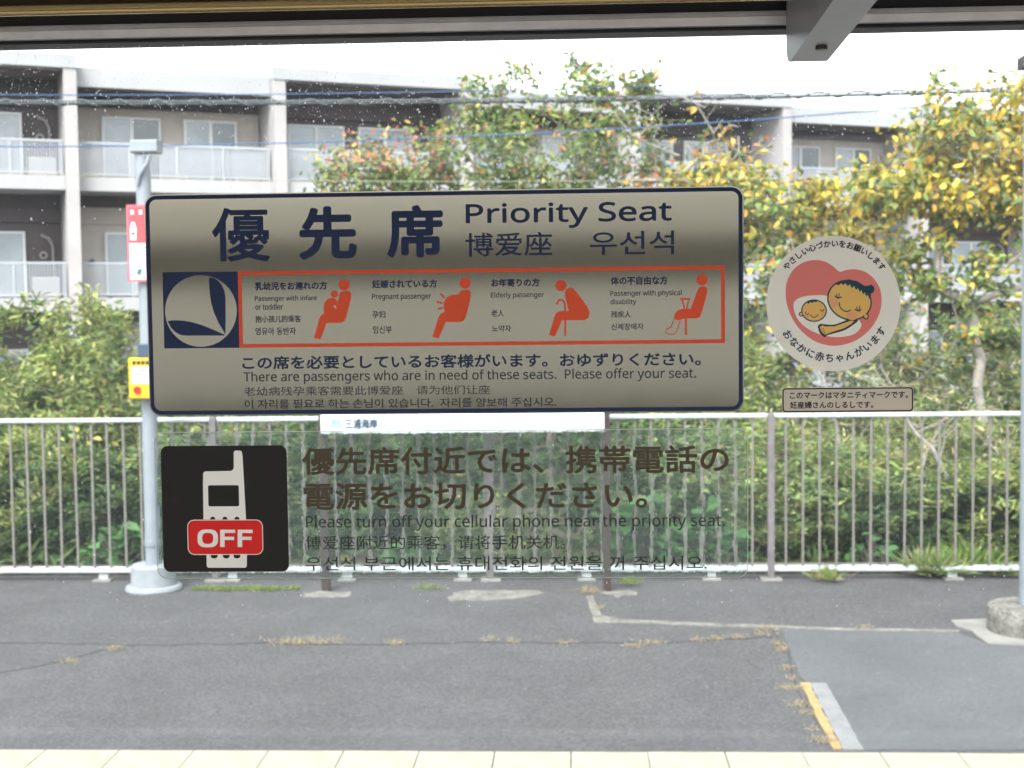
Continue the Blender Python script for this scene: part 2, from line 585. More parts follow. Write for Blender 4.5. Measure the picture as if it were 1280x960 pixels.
# kerb under the fence, in cast lengths
kerb = tag(MB().box(-40, 40, 8.802, 8.97, -1.2, .01).build('kerb_base', M['concrete_old']), 'concrete kerb foundation under the fence', kind='structure')
for k in range(24):
    x0 = -12 + k
    MB().bbox(x0 + .004, x0 + .996, 8.79, 8.975, .01, .045 + rt.uniform(-.004, .004), .01).build('kerb_stone', M['concrete_old'], kerb)

# ------------------------------------------------------------------ fence
FY = 8.66
fence = thing('platform_fence', 'long white steel fence with thin upright bars along the back of the platform', 'fence', (0, FY, 0))
ft = at_y(640, 519, FY).z
fb = at_y(640, 709, FY).z
MB().bbox(-14, 14, -.022, .022, ft - .028, ft, .006).build('top_rail', M['steel_white'], fence)
MB().bbox(-14, 14, -.030, -.006, fb - .026, fb, .004).build('bottom_rail', M['steel_white'], fence)
MB().bbox(-14, 14, .012, .030, fb - .018, fb + .004, .004).build('bottom_rail', M['steel_white'], fence)
bal = MB().box(-.0065, .0065, -.0055, .0065, fb - .012, ft - .026).mesh('baluster', M['baluster'])
bx0 = at_y(190 * .2918, 620, FY).x
bs = .1065
post_x = [at_y(265, 620, FY).x, at_y(613, 620, FY).x, at_y(958, 620, FY).x]
PS = (post_x[2] - post_x[0]) / 2
posts = [post_x[1] + i * PS for i in range(-6, 7)]
k = -90
while True:
    x = bx0 + k * bs
    k += 1
    if x > 10:
        break
    if x < -10 or min(abs(x - p) for p in posts) < .03:
        continue
    o = link('baluster', bal, fence, (x, 0, 0))
    o.rotation_euler.y = rt.uniform(-.004, .004)
pm = MB().bbox(-.020, .020, -.020, .020, .0, ft + .004, .005)
pm.box(-.045, .045, -.045, .045, .0, .012)
pme = pm.mesh('fence_post', M['post_brown'])
bpm = MB().box(-.065, .065, -.05, .05, .001, .014).mesh('base_plate', M['concrete'])
for x in posts:
    link('fence_post', pme, fence, (x, -.03, .0))
    link('base_plate', bpm, fence, (x, -.0305, .0))
leg = MB().box(-.03, .03, -.02, .012, 0, fb - .02).mesh('support_leg', M['steel_white'])
for x in [at_y(p, 720, FY).x for p in (-20, 130, 291, 435, 579, 733, 889, 1040, 1190)]:
    if min(abs(x - p) for p in posts) > .1:
        link('support_leg', leg, fence, (x, .01, 0))
        o = link('base_plate', bpm, fence, (x, -.02, 0))
        o.scale = (.9, .8, .8)

# ------------------------------------------------------------------ left lamp pole
LY = 8.36
lp = at_y(190, 640, LY)
pole = thing('lamp_pole', 'pale grey steel pole on a round concrete foot at the left of the fence', 'pole', (lp.x, LY, 0))
MB().lathe([(.172, .0), (.176, .012), (.17, .03), (.14, .035), (.138, .155), (.128, .165)], 0, 0, 40).build('concrete_foot', M['pole_foot'], pole)
ptop = at_y(180, 196, LY).z
MB().lathe([(.048, .165), (.048, 1.3), (.0455, 1.31), (.0455, ptop)], 0, 0, 24).build('shaft', M['pole'], pole)
MB().lathe([(.052, .28), (.053, .285), (.053, .315), (.052, .32)], 0, 0, 24).build('collar', M['pole'], pole)
hx0, hx1 = at_y(167, 186, LY).x - lp.x, at_y(200, 186, LY).x - lp.x
MB().bbox(hx0, hx1, -.07, .06, at_y(183, 192, LY).z, at_y(183, 176, LY).z, .01).build('lamp_head', M['pole'], pole)
z0 = at_y(180, 232, LY).z
MB().tube([(-.02, -.05, z0), (-.005, -.06, z0 + .06), (.02, -.06, z0 + .1), (.045, -.06, z0 + .13), (.06, -.06, ptop)], .014, 8).build('bent_arm', M['pole'], pole)
# signs strapped to that pole
def px_box(x0, y0, x1, y1, y):
    a, b = at_y(x0, (y0 + y1) / 2, y), at_y(x1, (y0 + y1) / 2, y)
    c, d = at_y((x0 + x1) / 2, y0, y), at_y((x0 + x1) / 2, y1, y)
    return a.x, b.x, d.z, c.z
SY = LY - .07
x0, x1, z0_, z1_ = px_box(160, 256, 214, 352, SY)
rs = thing('warning_sign', 'pink bordered red and white warning sign strapped high on the left pole', 'sign', ((x0 + x1) / 2, SY, (z0_ + z1_) / 2), rz=.10)
hw, hh = (x1 - x0) / 2, (z1_ - z0_) / 2
MB().box(-hw, hw, -.004, .004, -hh, hh).build('sign_board', M['sign_pink'], rs)
MB().box(-hw + .014, hw - .014, -.006, -.0045, -hh + .014, .0).build('white_panel', M['white_paint'], rs)
MB().box(-hw + .014, hw - .014, -.006, -.0045, .002, hh - .014).build('red_panel', M['sign_red'], rs)
q = MB()
for i in range(5):                      # tiny white pictures in a row along the red panel
    cx = -hw + .035 + i * .05
    q.prism_y([(cx - .012, hh - .06), (cx + .012, hh - .055), (cx + .006, hh - .04), (cx + .012, hh - .03), (cx - .012, hh - .034), (cx - .004, hh - .046)], -.0075, -.0065)
q.prism_y([(-hw + .02, .02), (-hw + .055, .02), (-hw + .058, .09), (-hw + .046, .13), (-hw + .03, .13), (-hw + .02, .09)], -.0075, -.0065)
q.build('white_picture', M['white_paint'], rs)
q = MB()
q.prism_y([(-hw + .026, .05), (-hw + .05, .05), (-hw + .05, .07), (-hw + .026, .07)], -.0085, -.0078)
q.prism_y([(-hw + .028, .09), (-hw + .048, .09), (-hw + .042, .108), (-hw + .034, .108)], -.0085, -.0078)
q.build('red_mark', M['sign_red'], rs)
q = MB()
for r_ in range(3):
    for i in range(9):
        q.box(-hw + .022 + i * .024, -hw + .038 + i * .024, -.0075, -.0065, -.03 - r_ * .022, -.02 - r_ * .022)
q.build('small_print', M['sign_dark'], rs)
MB().prism_y([(-hw + .05, -hh + .05), (-hw + .075, -hh + .035), (-hw + .09, -hh + .075), (-hw + .065, -hh + .085)], -.0075, -.0065).build('green_mark', M['sign_green'], rs)
MB().box(-.02, .06, .004, .03, -.02, .02).build('strap', M['steel_white'], rs)

x0, x1, z0_, z1_ = px_box(165, 447, 206, 498, SY)
yb = thing('alarm_box', 'yellow emergency button box fixed to the left pole above the fence rail', 'alarm box', ((x0 + x1) / 2, SY, (z0_ + z1_) / 2))
hw, hh = (x1 - x0) / 2, (z1_ - z0_) / 2
MB().bbox(-hw, hw, -.06, .02, -hh, hh, .008).build('case', M['sign_yellow'], yb)
MB().box(-hw + .018, hw - .018, -.063, -.0605, -.03, hh - .055).build('white_label', M['white_paint'], yb)
q = MB()
for r_ in range(3):
    q.box(-hw + .026, hw - .03, -.065, -.0635, .0 + r_ * .022, .008 + r_ * .022)
q.build('red_print', M['sign_red'], yb)
q = MB()
for i in range(6):
    q.box(-hw + .025 + i * .028, -hw + .045 + i * .028, -.063, -.0605, hh - .04, hh - .018)
q.build('lettering', M['black_print'], yb)
MB().tube([(-hw + .052, -.06, -.07), (-hw + .052, -.075, -.07)], .022, 16).build('button', M['off_red'], yb)
x0, x1, z0_, z1_ = px_box(174, 430, 190, 447, SY)
db = MB().bbox(x0, x1, SY - .03, SY + .03, z0_, z1_, .006).build('switch_box', M['sign_dark'])
tag(db, 'small dark switch box on the left pole just above the yellow box', 'box')

# ------------------------------------------------------------------ right pole
RY = 7.25
rp = at_y(1287, 700, RY)
rpole = thing('steel_pole', 'pale steel pole on a squat round concrete base at the right edge', 'pole', (rp.x, RY, 0))
MB().lathe([(.212, .0), (.215, .10), (.21, .135), (.195, .145), (.0, .147)][:4], 0, 0, 44).build('concrete_base', M['concrete_old'], rpole)
MB().lathe([(.052, .145), (.052, 3.6)], 0, 0, 24).build('shaft', M['pole'], rpole)
z1_ = at_y(1280, 78, RY).z
MB().box(-.07, .07, -.065, .065, z1_ - .03, z1_ + .03).build('clamp', M['sign_post'], rpole)

# ------------------------------------------------------------------ station name board
BY = 8.33
nb = thing('station_name_board', 'white station name board on two dark brown posts behind the priority notice', 'sign board', (0, BY, 0))
zt = 1.45
for p in (406, 758):
    q = at_y(p, 640, BY)
    MB().bbox(q.x - .024, q.x + .024, -.03, .03, 0, zt, .005).build('post', M['sign_post'], nb)
x0, x1 = at_y(403, 530, BY).x, at_y(755, 530, BY).x
zb = at_y(580, 539.5, BY).z
MB().bbox(x0, x1, -.055, -.032, zb, zt, .003).build('board', M['white_paint'], nb)
MB().box(x0 + .001, x1 - .001, -.059, -.0555, zb, zb + .012).build('edge_trim', M['steel_white'], nb)

# ------------------------------------------------------------------ lettering
def load_latin():
    try:
        p = os.path.join(bpy.utils.system_resource('DATAFILES', path='fonts'), 'NotoSansHebrew-Regular.woff2')
        return bpy.data.fonts.load(p)
    except Exception:
        return None
LATIN = load_latin()

def glyphs(s, latin=False, res=3):
    """outline text -> (verts 2d list, faces)"""
    c = bpy.data.curves.new('t', 'FONT')
    c.body = s
    c.resolution_u = res
    c.fill_mode = 'BOTH' if False else 'FRONT'
    if latin and LATIN:
        c.font = LATIN
    o = bpy.data.objects.new('t', c)
    COL.objects.link(o)
    bpy.context.view_layer.update()
    dg = bpy.context.evaluated_depsgraph_get()
    me = bpy.data.meshes.new_from_object(o.evaluated_get(dg))
    V = [(v.co.x, v.co.y) for v in me.vertices]
    Fs = [tuple(p.vertices) for p in me.polygons]
    bpy.data.objects.remove(o)
    bpy.data.curves.remove(c)
    bpy.data.meshes.remove(me)
    return V, Fs

SHIFTS = [(0, 0), (1, 0), (-1, 0), (0, 1), (0, -1), (.7, .7), (-.7, .7), (.7, -.7), (-.7, -.7)]
def place_text(mb, V, Fs, fx, bold, y, step=.00001):
    for i, (sx, sy) in enumerate(SHIFTS if bold else SHIFTS[:1]):
        vs = []
        for v in V:
            x, z = fx(v)
            vs.append((x + sx * bold, y - i * step, z + sy * bold))
        mb.face_block(vs, Fs)

def text_px(name, s, box, m, parent, y, bold=0.0, latin=False, res=3, gfun=None):
    """text stretched to fill box (x0,y0,x1,y1 measured on the photograph) on the plane the sticker lies in"""
    x0, y0, x1, y1 = box
    gf = gfun or G
    xm, ym = (x0 + x1) / 2, (y0 + y1) / 2
    X0, X1 = gf(x0, ym)[0] + bold, gf(x1, ym)[0] - bold
    Z1, Z0 = gf(xm, y0)[1] - bold, gf(xm, y1)[1] + bold
    V, Fs = glyphs(s, latin, res)
    ax, bx = min(v[0] for v in V), max(v[0] for v in V)
    ay, by_ = min(v[1] for v in V), max(v[1] for v in V)
    mb = MB()
    place_text(mb, V, Fs, lambda v: (X0 + (v[0] - ax) / (bx - ax) * (X1 - X0), Z0 + (v[1] - ay) / (by_ - ay) * (Z1 - Z0)), bold, y)
    return mb.build(name, m, parent)

def smooth_loop(pts, n=5, closed=True):
    out = []
    N = len(pts)
    for i in range(N if closed else N - 1):
        if closed:
            p0, p1, p2, p3 = pts[i - 1], pts[i], pts[(i + 1) % N], pts[(i + 2) % N]
        else:
            p0, p1, p2, p3 = pts[max(i - 1, 0)], pts[i], pts[i + 1], pts[min(i + 2, N - 1)]
        for k in range(n):
            t = k / n
            out.append(tuple(.5 * (2 * p1[j] + (p2[j] - p0[j]) * t + (2 * p0[j] - 5 * p1[j] + 4 * p2[j] - p3[j]) * t * t + (3 * p1[j] - p0[j] - 3 * p2[j] + p3[j]) * t ** 3) for j in (0, 1)))
    if not closed:
        out.append(tuple(pts[-1]))
    return out

def Z(ox, oy, sc):
    """photograph pixel of a point read off an enlargement"""
    return lambda x, y: (ox + x / sc, oy + y / sc)

def print_poly(mb, pts, y, zf=None, smooth=0, th=.00004):
    if smooth:
        pts = smooth_loop(pts, smooth)
    P = [G(*(zf(*p) if zf else p)) for p in pts]
    mb.prism_y(P, y, y + th)
    return mb

def ellipse(cx, cy2, rx, ry, rot=0, n=36, a0=0, a1=2 * math.pi):
    c, s_ = math.cos(rot), math.sin(rot)
    pts = []
    full = abs(a1 - a0 - 2 * math.pi) < 1e-6
    for i in range(n if full else n + 1):
        a = a0 + (a1 - a0) * i / n
        u, v = rx * math.cos(a), ry * math.sin(a)
        pts.append((cx + u * c - v * s_, cy2 + u * s_ + v * c))
    return pts

def stroke(pts, w):
    """open line -> outline of width w"""
    L, R = [], []
    for i, p in enumerate(pts):
        a, b = pts[max(i - 1, 0)], pts[min(i + 1, len(pts) - 1)]
        dx, dy = b[0] - a[0], b[1] - a[1]
        l = math.hypot(dx, dy) or 1
        nx, ny = -dy / l * w / 2, dx / l * w / 2
        L.append((p[0] + nx, p[1] + ny))
        R.append((p[0] - nx, p[1] - ny))
    return L + R[::-1]

def ring(outer, inner, mb, y, th=.00004):
    """flat band between two loops with the same number of points (already plane coordinates)"""
    n = len(outer)
    vs = [(x, y, z) for x, z in outer] + [(x, y, z) for x, z in inner]
    area = sum(outer[i][0] * outer[(i + 1) % n][1] - outer[(i + 1) % n][0] * outer[i][1] for i in range(n))
    fs = [(i, (i + 1) % n, n + (i + 1) % n, n + i) for i in range(n)]
    if area < 0:
        fs = [f[::-1] for f in fs]
    mb.face_block(vs, fs)

def rrect(x0, z0, x1, z1, r, n=8):
    pts = []
    for cx, cz, a in ((x1 - r, z1 - r, 0), (x0 + r, z1 - r, 90), (x0 + r, z0 + r, 180), (x1 - r, z0 + r, 270)):
        for i in range(n + 1):
            t = math.radians(a + 90 * i / n)
            pts.append((cx + r * math.cos(t), cz + r * math.sin(t)))
    return pts

PX = GY / F                                   # metres per photograph pixel at the glass

# text on the name board (it stands on the platform)
gb = lambda px, py: (lambda p: (p.x, p.z))(at_y(px, py, BY - .06))
text_px('lettering', '三浦海岸', (431, 523, 472, 536), M['sign_dark'], nb, -.061, bold=.002, gfun=gb)
text_px('lettering', 'みうらかいがん', (478, 527, 517, 534), M['sign_dark'], nb, -.061, gfun=gb)
cxz = gb(420, 530)
q = MB()
o_, i_ = ellipse(cxz[0], cxz[1], .034, .034), ellipse(cxz[0], cxz[1], .026, .026)
ring(o_, i_, q, -.0612)
q.build('emblem', M['sign_lightblue'], nb)
text_px('emblem_mark', '円', (416, 526, 424, 534.5), M['sign_lightblue'], nb, -.061, bold=.0015, gfun=gb)

# ------------------------------------------------------------------ priority seat sticker
YS = GY - .0008
ps = thing('priority_seat_sticker', 'large silver rectangular priority seat notice with navy border on the window', 'sticker', (0, 0, 0))
xa, xb = G(184, 380)[0], G(929.5, 376)[0]
za, zb_ = G(555, 517)[1], G(555, 238)[1]
MB().prism_y(rrect(xa, za, xb, zb_, 15 * PX), YS, GY - .0002).build('film', M['silver'], ps)
q = MB()
e = 1.3 * PX
ring(rrect(xa + e, za + e, xb - e, zb_ - e, 14 * PX), rrect(xa + 6.2 * PX, za + 6.2 * PX, xb - 6.2 * PX, zb_ - 6.2 * PX, 9 * PX), q, YS - .0001)
q.build('border', M['navy'], ps)
YT = YS - .0003
nav, soft = M['navy'], M['ink_soft']
B = PX
text_px('lettering', '優', (265.3, 259.7, 337.2, 326.9), nav, ps, YT, bold=1.25 * B, res=4)
text_px('lettering', '先', (373.4, 257.9, 446, 324.7), nav, ps, YT, bold=2.2 * B, res=4)
text_px('lettering', '席', (483.4, 256.3, 554, 322.0), nav, ps, YT, bold=2.1 * B, res=4)
text_px('lettering', 'Priority Seat', (582.2, 252.8, 839.4, 285), nav, ps, YT, bold=.6 * B, latin=True, res=5)
text_px('lettering', '博爱座', (582, 290.5, 690, 320), nav, ps, YT, bold=.25 * B)
text_px('lettering', '우선석', (737.5, 288.8, 842.5, 318.4), nav, ps, YT, bold=.2 * B)
TX = [
 ('乳幼児をお連れの方', (318.8, 352.2, 409, 362.4), .35, 0), ('Passenger with infant', (318.8, 369.4, 396.6, 377.6), 0, 1), ('or toddler', (319.4, 379.6, 353.8, 387.2), 0, 1),
 ('抱小孩儿的乘客', (319.4, 394.2, 376.3, 403), 0, 0), ('영유아 동반자', (319.4, 409.2, 370, 418.6), 0, 0),
 ('妊娠されている方', (465.3, 349.7, 546.3, 359.9), .35, 0), ('Pregnant passenger', (465.3, 367, 539, 375.8), 0, 1), ('孕妇', (465.6, 388.6, 481.9, 397.4), 0, 0), ('임신부', (466.3, 407.2, 489.7, 417), 0, 0),
 ('お年寄りの方', (614, 348.1, 674.4, 358.3), .35, 0), ('Elderly passenger', (613.8, 365, 680, 373.6), 0, 1), ('老人', (614, 387, 630, 395.8), 0, 0), ('노약자', (615, 406.4, 639, 414.8), 0, 0),
 ('体の不自由な方', (763.4, 345.4, 834.4, 356), .35, 0), ('Passenger with physical', (763, 362.6, 851.9, 371.5), 0, 1), ('disability', (763, 373.8, 795, 382.2), 0, 1), ('残疾人', (763.8, 388.6, 788.4, 397), 0, 0), ('신체장애자', (764, 404.2, 804.4, 412.4), 0, 0)]
for s_, b_, bo, la in TX:
    text_px('lettering', s_, b_, soft if not bo else nav, ps, YT, bold=(bo or .14) * B, latin=bool(la))
text_px('lettering', 'この席を必要としているお客様がいます。おゆずりください。', (303, 442.5, 876, 459.5), nav, ps, YT, bold=.45 * B)
text_px('lettering', 'There are passengers who are in need of these seats.  Please offer your seat.', (304.7, 462.0, 870, 478.2), soft, ps, YT, bold=.12 * B, latin=True)
text_px('lettering', '老幼病残孕乘客需要此博爱座　请为他们让座', (305.3, 482.4, 612.5, 493.6), soft, ps, YT)
text_px('lettering', '이 자리를 필요로 하는 손님이 있습니다.  자리를 양보해 주십시오.', (306, 498.0, 695.6, 509.4), soft, ps, YT, bold=.1 * B)
# red frame
fx0, fx1 = G(298.5, 388)[0], G(906, 380)[0]
fz0, fz1 = G(602, 431.7)[1], G(602, 335.6)[1]
q = MB()
t4 = 4.6 * PX
q.box(fx0, fx1, YT, YT + .00004, fz1 - t4, fz1).box(fx0, fx1, YT, YT + .00004, fz0, fz0 + t4)
q.box(fx0, fx0 + t4, YT, YT + .00004, fz0 + t4, fz1 - t4).box(fx1 - t4, fx1, YT, YT + .00004, fz0 + t4, fz1 - t4)
q.build('red_frame', M['red_print'], ps)
# emblem: navy square with the circle and two sails
sx0, sx1 = G(204.6, 388)[0], fx0
q = MB().box(sx0, sx1, YT, YT + .00004, fz0, fz1)
q.build('emblem_square', M['navy'], ps)
z8 = Z(180, 320, 5.3333)
q = MB()
print_poly(q, ellipse(381.5, 366, 239, 239, n=64), YT - .0001, z8)
q.build('emblem_disc', M['silver'], ps)
q = MB()
print_poly(q, [(435, 147), (437, 200), (442, 262), (452, 320), (470, 380), (500, 447), (545, 522), (546, 400), (545, 275), (538, 235), (520, 195), (495, 163), (470, 148), (450, 142)], YT - .0002, z8)
print_poly(q, [(160, 433), (200, 428), (255, 430), (320, 440), (380, 458), (450, 485), (538, 524), (538, 530), (400, 530), (285, 531), (245, 526), (210, 506), (180, 475)], YT - .0002, z8)
q.build('emblem_sail', M['navy'], ps)

z1, z2 = Z(160, 220, 3.2), Z(540, 220, 3.2)
def figure(name, blobs, zf):
    q = MB()
    for i, (pts, sm) in enumerate(blobs):
        print_poly(q, pts, YT - .00003 * (i + 1), zf, sm)
    q.build(name, M['red_print'], ps)
figure('infant_pictogram', [
    (ellipse(865, 435, 22.5, 22.5), 0), (ellipse(826, 472, 14.5, 14.5), 0),
    ([(846, 478), (850, 464), (862, 460), (876, 459), (889, 462), (894, 472), (892, 492), (882, 530), (872, 568), (864, 582), (848, 587), (794, 588), (786, 612), (770, 652), (744, 648), (756, 608), (766, 570), (774, 556), (785, 549), (783, 530), (787, 505), (800, 490), (820, 487), (832, 492), (837, 505), (842, 496)], 0)], z1)
q = MB()
print_poly(q, [(823, 516), (832, 520), (834, 532), (826, 526)], YT - .0002, z1, 3)
q.build('pictogram_gap', M['silver'], ps)
figure('pregnant_pictogram', [
    (ellipse(133, 428, 22.5, 22.5), 0),
    ([(128, 455), (142, 454), (152, 459), (156, 472), (152, 500), (142, 540), (134, 568), (126, 580), (112, 584), (55, 584), (44, 610), (27, 649), (2, 643), (14, 605), (26, 565), (36, 550), (52, 543), (48, 530), (47, 512), (52, 495), (64, 482), (84, 474), (106, 474), (112, 462)], 0),
    (stroke([(34, 471), (52, 489)], 8), 0), (stroke([(20, 503), (43, 509)], 8), 0), (stroke([(23, 533), (44, 526)], 8), 0)], z2)
figure('elderly_pictogram', [
    (ellipse(516, 438, 22.5, 22.5), 0),
    ([(540, 450), (552, 447), (564, 449), (580, 466), (605, 500), (624, 528), (631, 548), (627, 566), (612, 576), (520, 577), (508, 605), (492, 642), (468, 636), (482, 590), (492, 556), (502, 544), (518, 539), (547, 540), (537, 500), (532, 478), (534, 460)], 0),
    (stroke([(501, 514), (502, 505), (508, 497), (517, 495), (526, 499), (531, 508), (533, 522), (533, 640)], 8), 0)], z2)
figure('disabled_pictogram', [
    (ellipse(1080, 415, 22.5, 22.5), 0),
    ([(1074, 443), (1088, 441), (1099, 447), (1101, 460), (1096, 485), (1085, 525), (1075, 556), (1068, 566), (1054, 570), (1010, 570), (996, 574), (988, 577), (966, 573), (972, 550), (984, 536), (1004, 531), (1034, 531), (1050, 490), (1064, 452)], 0),
    (stroke([(993, 492), (1033, 492)], 7), 0), (stroke([(1000, 494), (1010, 530)], 6), 0), (stroke([(1027, 494), (1018, 530)], 6), 0),
    (stroke([(1015, 568), (1016, 636)], 8), 0),
    (stroke([(966, 578), (955, 604), (936, 614), (934, 626), (945, 633), (968, 632), (976, 626), (984, 606), (993, 578)], 4), 0)], z2)

# ------------------------------------------------------------------ phone notice: wrinkled clear film
pn = thing('phone_off_sticker', 'clear wrinkled film notice with black mobile phone panel below the priority notice', 'sticker', (0, 0, 0))
qx0, qx1 = G(195, 630)[0], G(935, 630)[0]
qz0, qz1 = G(565, 722.5)[1], G(565, 537.5)[1]
MB().prism_y(rrect(qx0, qz0, qx1, qz1, 13 * PX), YS, YS + .00012).build('film', M['film'], pn)
q = MB()
ring(rrect(qx0, qz0, qx1, qz1, 13 * PX), rrect(qx0 + PX, qz0 + PX, qx1 - PX, qz1 - PX, 12 * PX), q, YS - .0001)
q.build('film_edge', mat('milky film edge', (.45, .5, .47), .4), pn)
kx0, kx1 = G(203, 635)[0], G(360, 635)[0]
kz0, kz1 = G(281, 714.5)[1], G(281, 557)[1]
MB().prism_y(rrect(kx0, kz0, kx1, kz1, 9 * PX), YT, YT + .0001).build('black_panel', M['black_panel'], pn)
z3 = Z(160, 510, 3.2)
q = MB()
print_poly(q, [(303, 445), (301, 300), (302, 260), (309, 253), (414, 251), (421, 246), (424, 238), (424, 176), (429, 170), (450, 170), (456, 174), (459, 190), (473, 445)], YT - .0001, z3)
q.build('phone_pictogram', M['off_white'], pn)
q = MB()
print_poly(q, [(315, 584), (477, 584), (476, 632), (471, 638), (322, 638), (316, 632)], YT - .0001, z3)
q.build('phone_pictogram', M['off_white'], pn)
q = MB()
sc_ = [G(*z3(x, y)) for x, y in ((323, 393), (444, 393), (444, 308), (323, 308))]
q.prism_y(rrect(sc_[0][0], sc_[0][1], sc_[2][0], sc_[2][1], 2 * PX, 3), YT - .0002, YT - .00015)
q.build('phone_screen', M['black_panel'], pn)
for x in (340, 389, 437):
    q = MB()
    print_poly(q, ellipse(x, 444, 10, 10), YT - .0002, z3)
    q.build('phone_key', M['black_panel'], pn)
for x in (346, 394, 437):
    q = MB()
    print_poly(q, ellipse(x, 590, 14, 11), YT - .0002, z3)
    q.build('phone_key', M['black_panel'], pn)
rr_ = [G(*z3(x, y)) for x, y in ((241, 587), (540, 445))]
MB().prism_y(rrect(rr_[0][0], rr_[0][1], rr_[1][0], rr_[1][1], 9 * PX), YT - .0003, YT - .00025).build('button_rim', M['off_white'], pn)
MB().prism_y(rrect(rr_[0][0] + PX, rr_[0][1] + PX, rr_[1][0] - PX, rr_[1][1] - PX, 8 * PX), YT - .0004, YT - .00035).build('red_button', M['off_red'], pn)
def letter_F(x0):
    return [(x0, 555), (x0, 486), (x0 + 60, 486), (x0 + 60, 499), (x0 + 18, 499), (x0 + 18, 514), (x0 + 56, 514), (x0 + 56, 527), (x0 + 18, 527), (x0 + 18, 555)]
for x in (370, 440):
    q = MB()
    print_poly(q, letter_F(x), YT - .0005, z3)
    q.build('letter', M['off_white'], pn)
def O_loop(rx, ry, n=40, p=2.9):
    out = []
    for i in range(n):
        a = 2 * math.pi * i / n
        c, s_ = math.cos(a), math.sin(a)
        out.append(G(*z3(320.5 + rx * math.copysign(abs(c) ** (2 / p), c), 520.5 - ry * math.copysign(abs(s_) ** (2 / p), s_))))
    return out
q = MB()
ring(O_loop(41, 36), O_loop(22, 22), q, YT - .0005)
q.build('letter', M['off_white'], pn)
YF = YS - .0002
text_px('lettering', '優先席付近では、携帯電話の', (377.8, 557.5, 911, 592.5), M['film_ink'], pn, YF, bold=.85 * B)
text_px('lettering', '電源をお切りください。', (379.7, 602.5, 809, 636.5), M['film_ink'], pn, YF, bold=.85 * B)
text_px('lettering', 'Please turn off your cellular phone near the priority seat.', (382.5, 643, 906, 663), M['film_ink_thin'], pn, YF, latin=True, bold=.12 * B)
text_px('lettering', '博爱座附近的乘客，请将手机关机。', (382.5, 669, 707, 687), M['film_ink_thin'], pn, YF, bold=.05 * B)
text_px('lettering', '우선석 부근에서는 휴대전화의 전원을 꺼 주십시오.', (382.5, 695, 883.5, 712.5), M['film_ink_thin'], pn, YF, bold=.1 * B)

# ------------------------------------------------------------------ round maternity sticker
ms = thing('round_maternity_sticker', 'round cream sticker with pink heart, mother and baby', 'sticker', (0, 0, 0))
z5 = Z(940, 280, 3.841)
q = MB()
print_poly(q, ellipse(390.5, 381.5, 322, 325, n=72), YS, z5, th=.0005)
q.build('disc', M['cream_vinyl'], ms)
lay = [0]
def lay_poly(name, m, polys, z=z5, smooth=0):
    lay[0] += 1
    q = MB()
    for p in polys:
        print_poly(q, p, YS - .0001 - .00004 * lay[0], z, smooth, th=.00002)
    q.build(name, m, ms)
lay_poly('heart_print', M['pink_print'], [[(161, 340), (168, 275), (200, 217), (250, 183), (305, 173), (350, 181), (388, 203), (420, 229), (452, 221), (500, 218), (552, 235), (594, 275), (617, 325), (620, 390), (602, 450), (562, 510), (500, 558), (430, 581), (370, 583), (300, 562), (240, 517), (198, 462), (171, 400)]], smooth=5)
lay_poly('blanket_print', M['cream_vinyl'], [[(199, 400), (206, 370), (240, 350), (300, 342), (362, 346), (420, 380), (480, 440), (518, 468), (522, 495), (490, 528), (430, 542), (370, 540), (300, 520), (250, 490), (215, 450)]], smooth=5)
lay_poly('outline_print', M['teal_print'], [ellipse(467, 366, 110, 95, math.radians(25)), ellipse(297, 416, 62, 54), ellipse(546, 443, 14, 16), ellipse(235, 433, 11, 12)])
lay_poly('outline_print', M['teal_print'], [stroke(smooth_loop([(340, 482), (326, 484), (318, 491), (321, 502), (324, 515), (332, 528), (348, 540), (358, 532), (385, 524), (440, 508), (480, 484), (505, 462), (470, 458), (445, 468), (395, 486), (352, 485)], 4), 6) , [(340, 482), (322, 488), (320, 505), (332, 528), (350, 538), (385, 524), (440, 508), (480, 484), (505, 462), (470, 460), (445, 468), (395, 486), (352, 487)]])
lay_poly('skin_print', M['skin_print'], [ellipse(467, 366, 103, 88, math.radians(25)), ellipse(297, 416, 56, 48), ellipse(546, 443, 8, 10), ellipse(235, 433, 6, 7),
         [(338, 487), (326, 492), (326, 500), (329, 510), (336, 522), (350, 532), (385, 518), (438, 502), (476, 480), (490, 466), (470, 465), (447, 473), (396, 491), (352, 492)]])
lay_poly('cheek_print', M['cheek_print'], [ellipse(393, 377, 20, 24), ellipse(480, 440, 26, 22), ellipse(262, 440, 11, 10), ellipse(338, 428, 11, 11)])
lay_poly('hair_print', M['teal_print'], [
    [(402, 292), (430, 272), (465, 266), (505, 275), (540, 298), (558, 296), (572, 291), (584, 300), (587, 316), (580, 330), (570, 334), (570, 350), (564, 362), (555, 340), (548, 348), (540, 328), (532, 338), (525, 318), (515, 325), (508, 308), (498, 316), (490, 298), (478, 308), (470, 290), (458, 298), (448, 284), (436, 294), (428, 284), (415, 294)],
    [(264, 378), (275, 368), (295, 364), (318, 368), (305, 376), (298, 372), (288, 380), (280, 374), (270, 384)]])
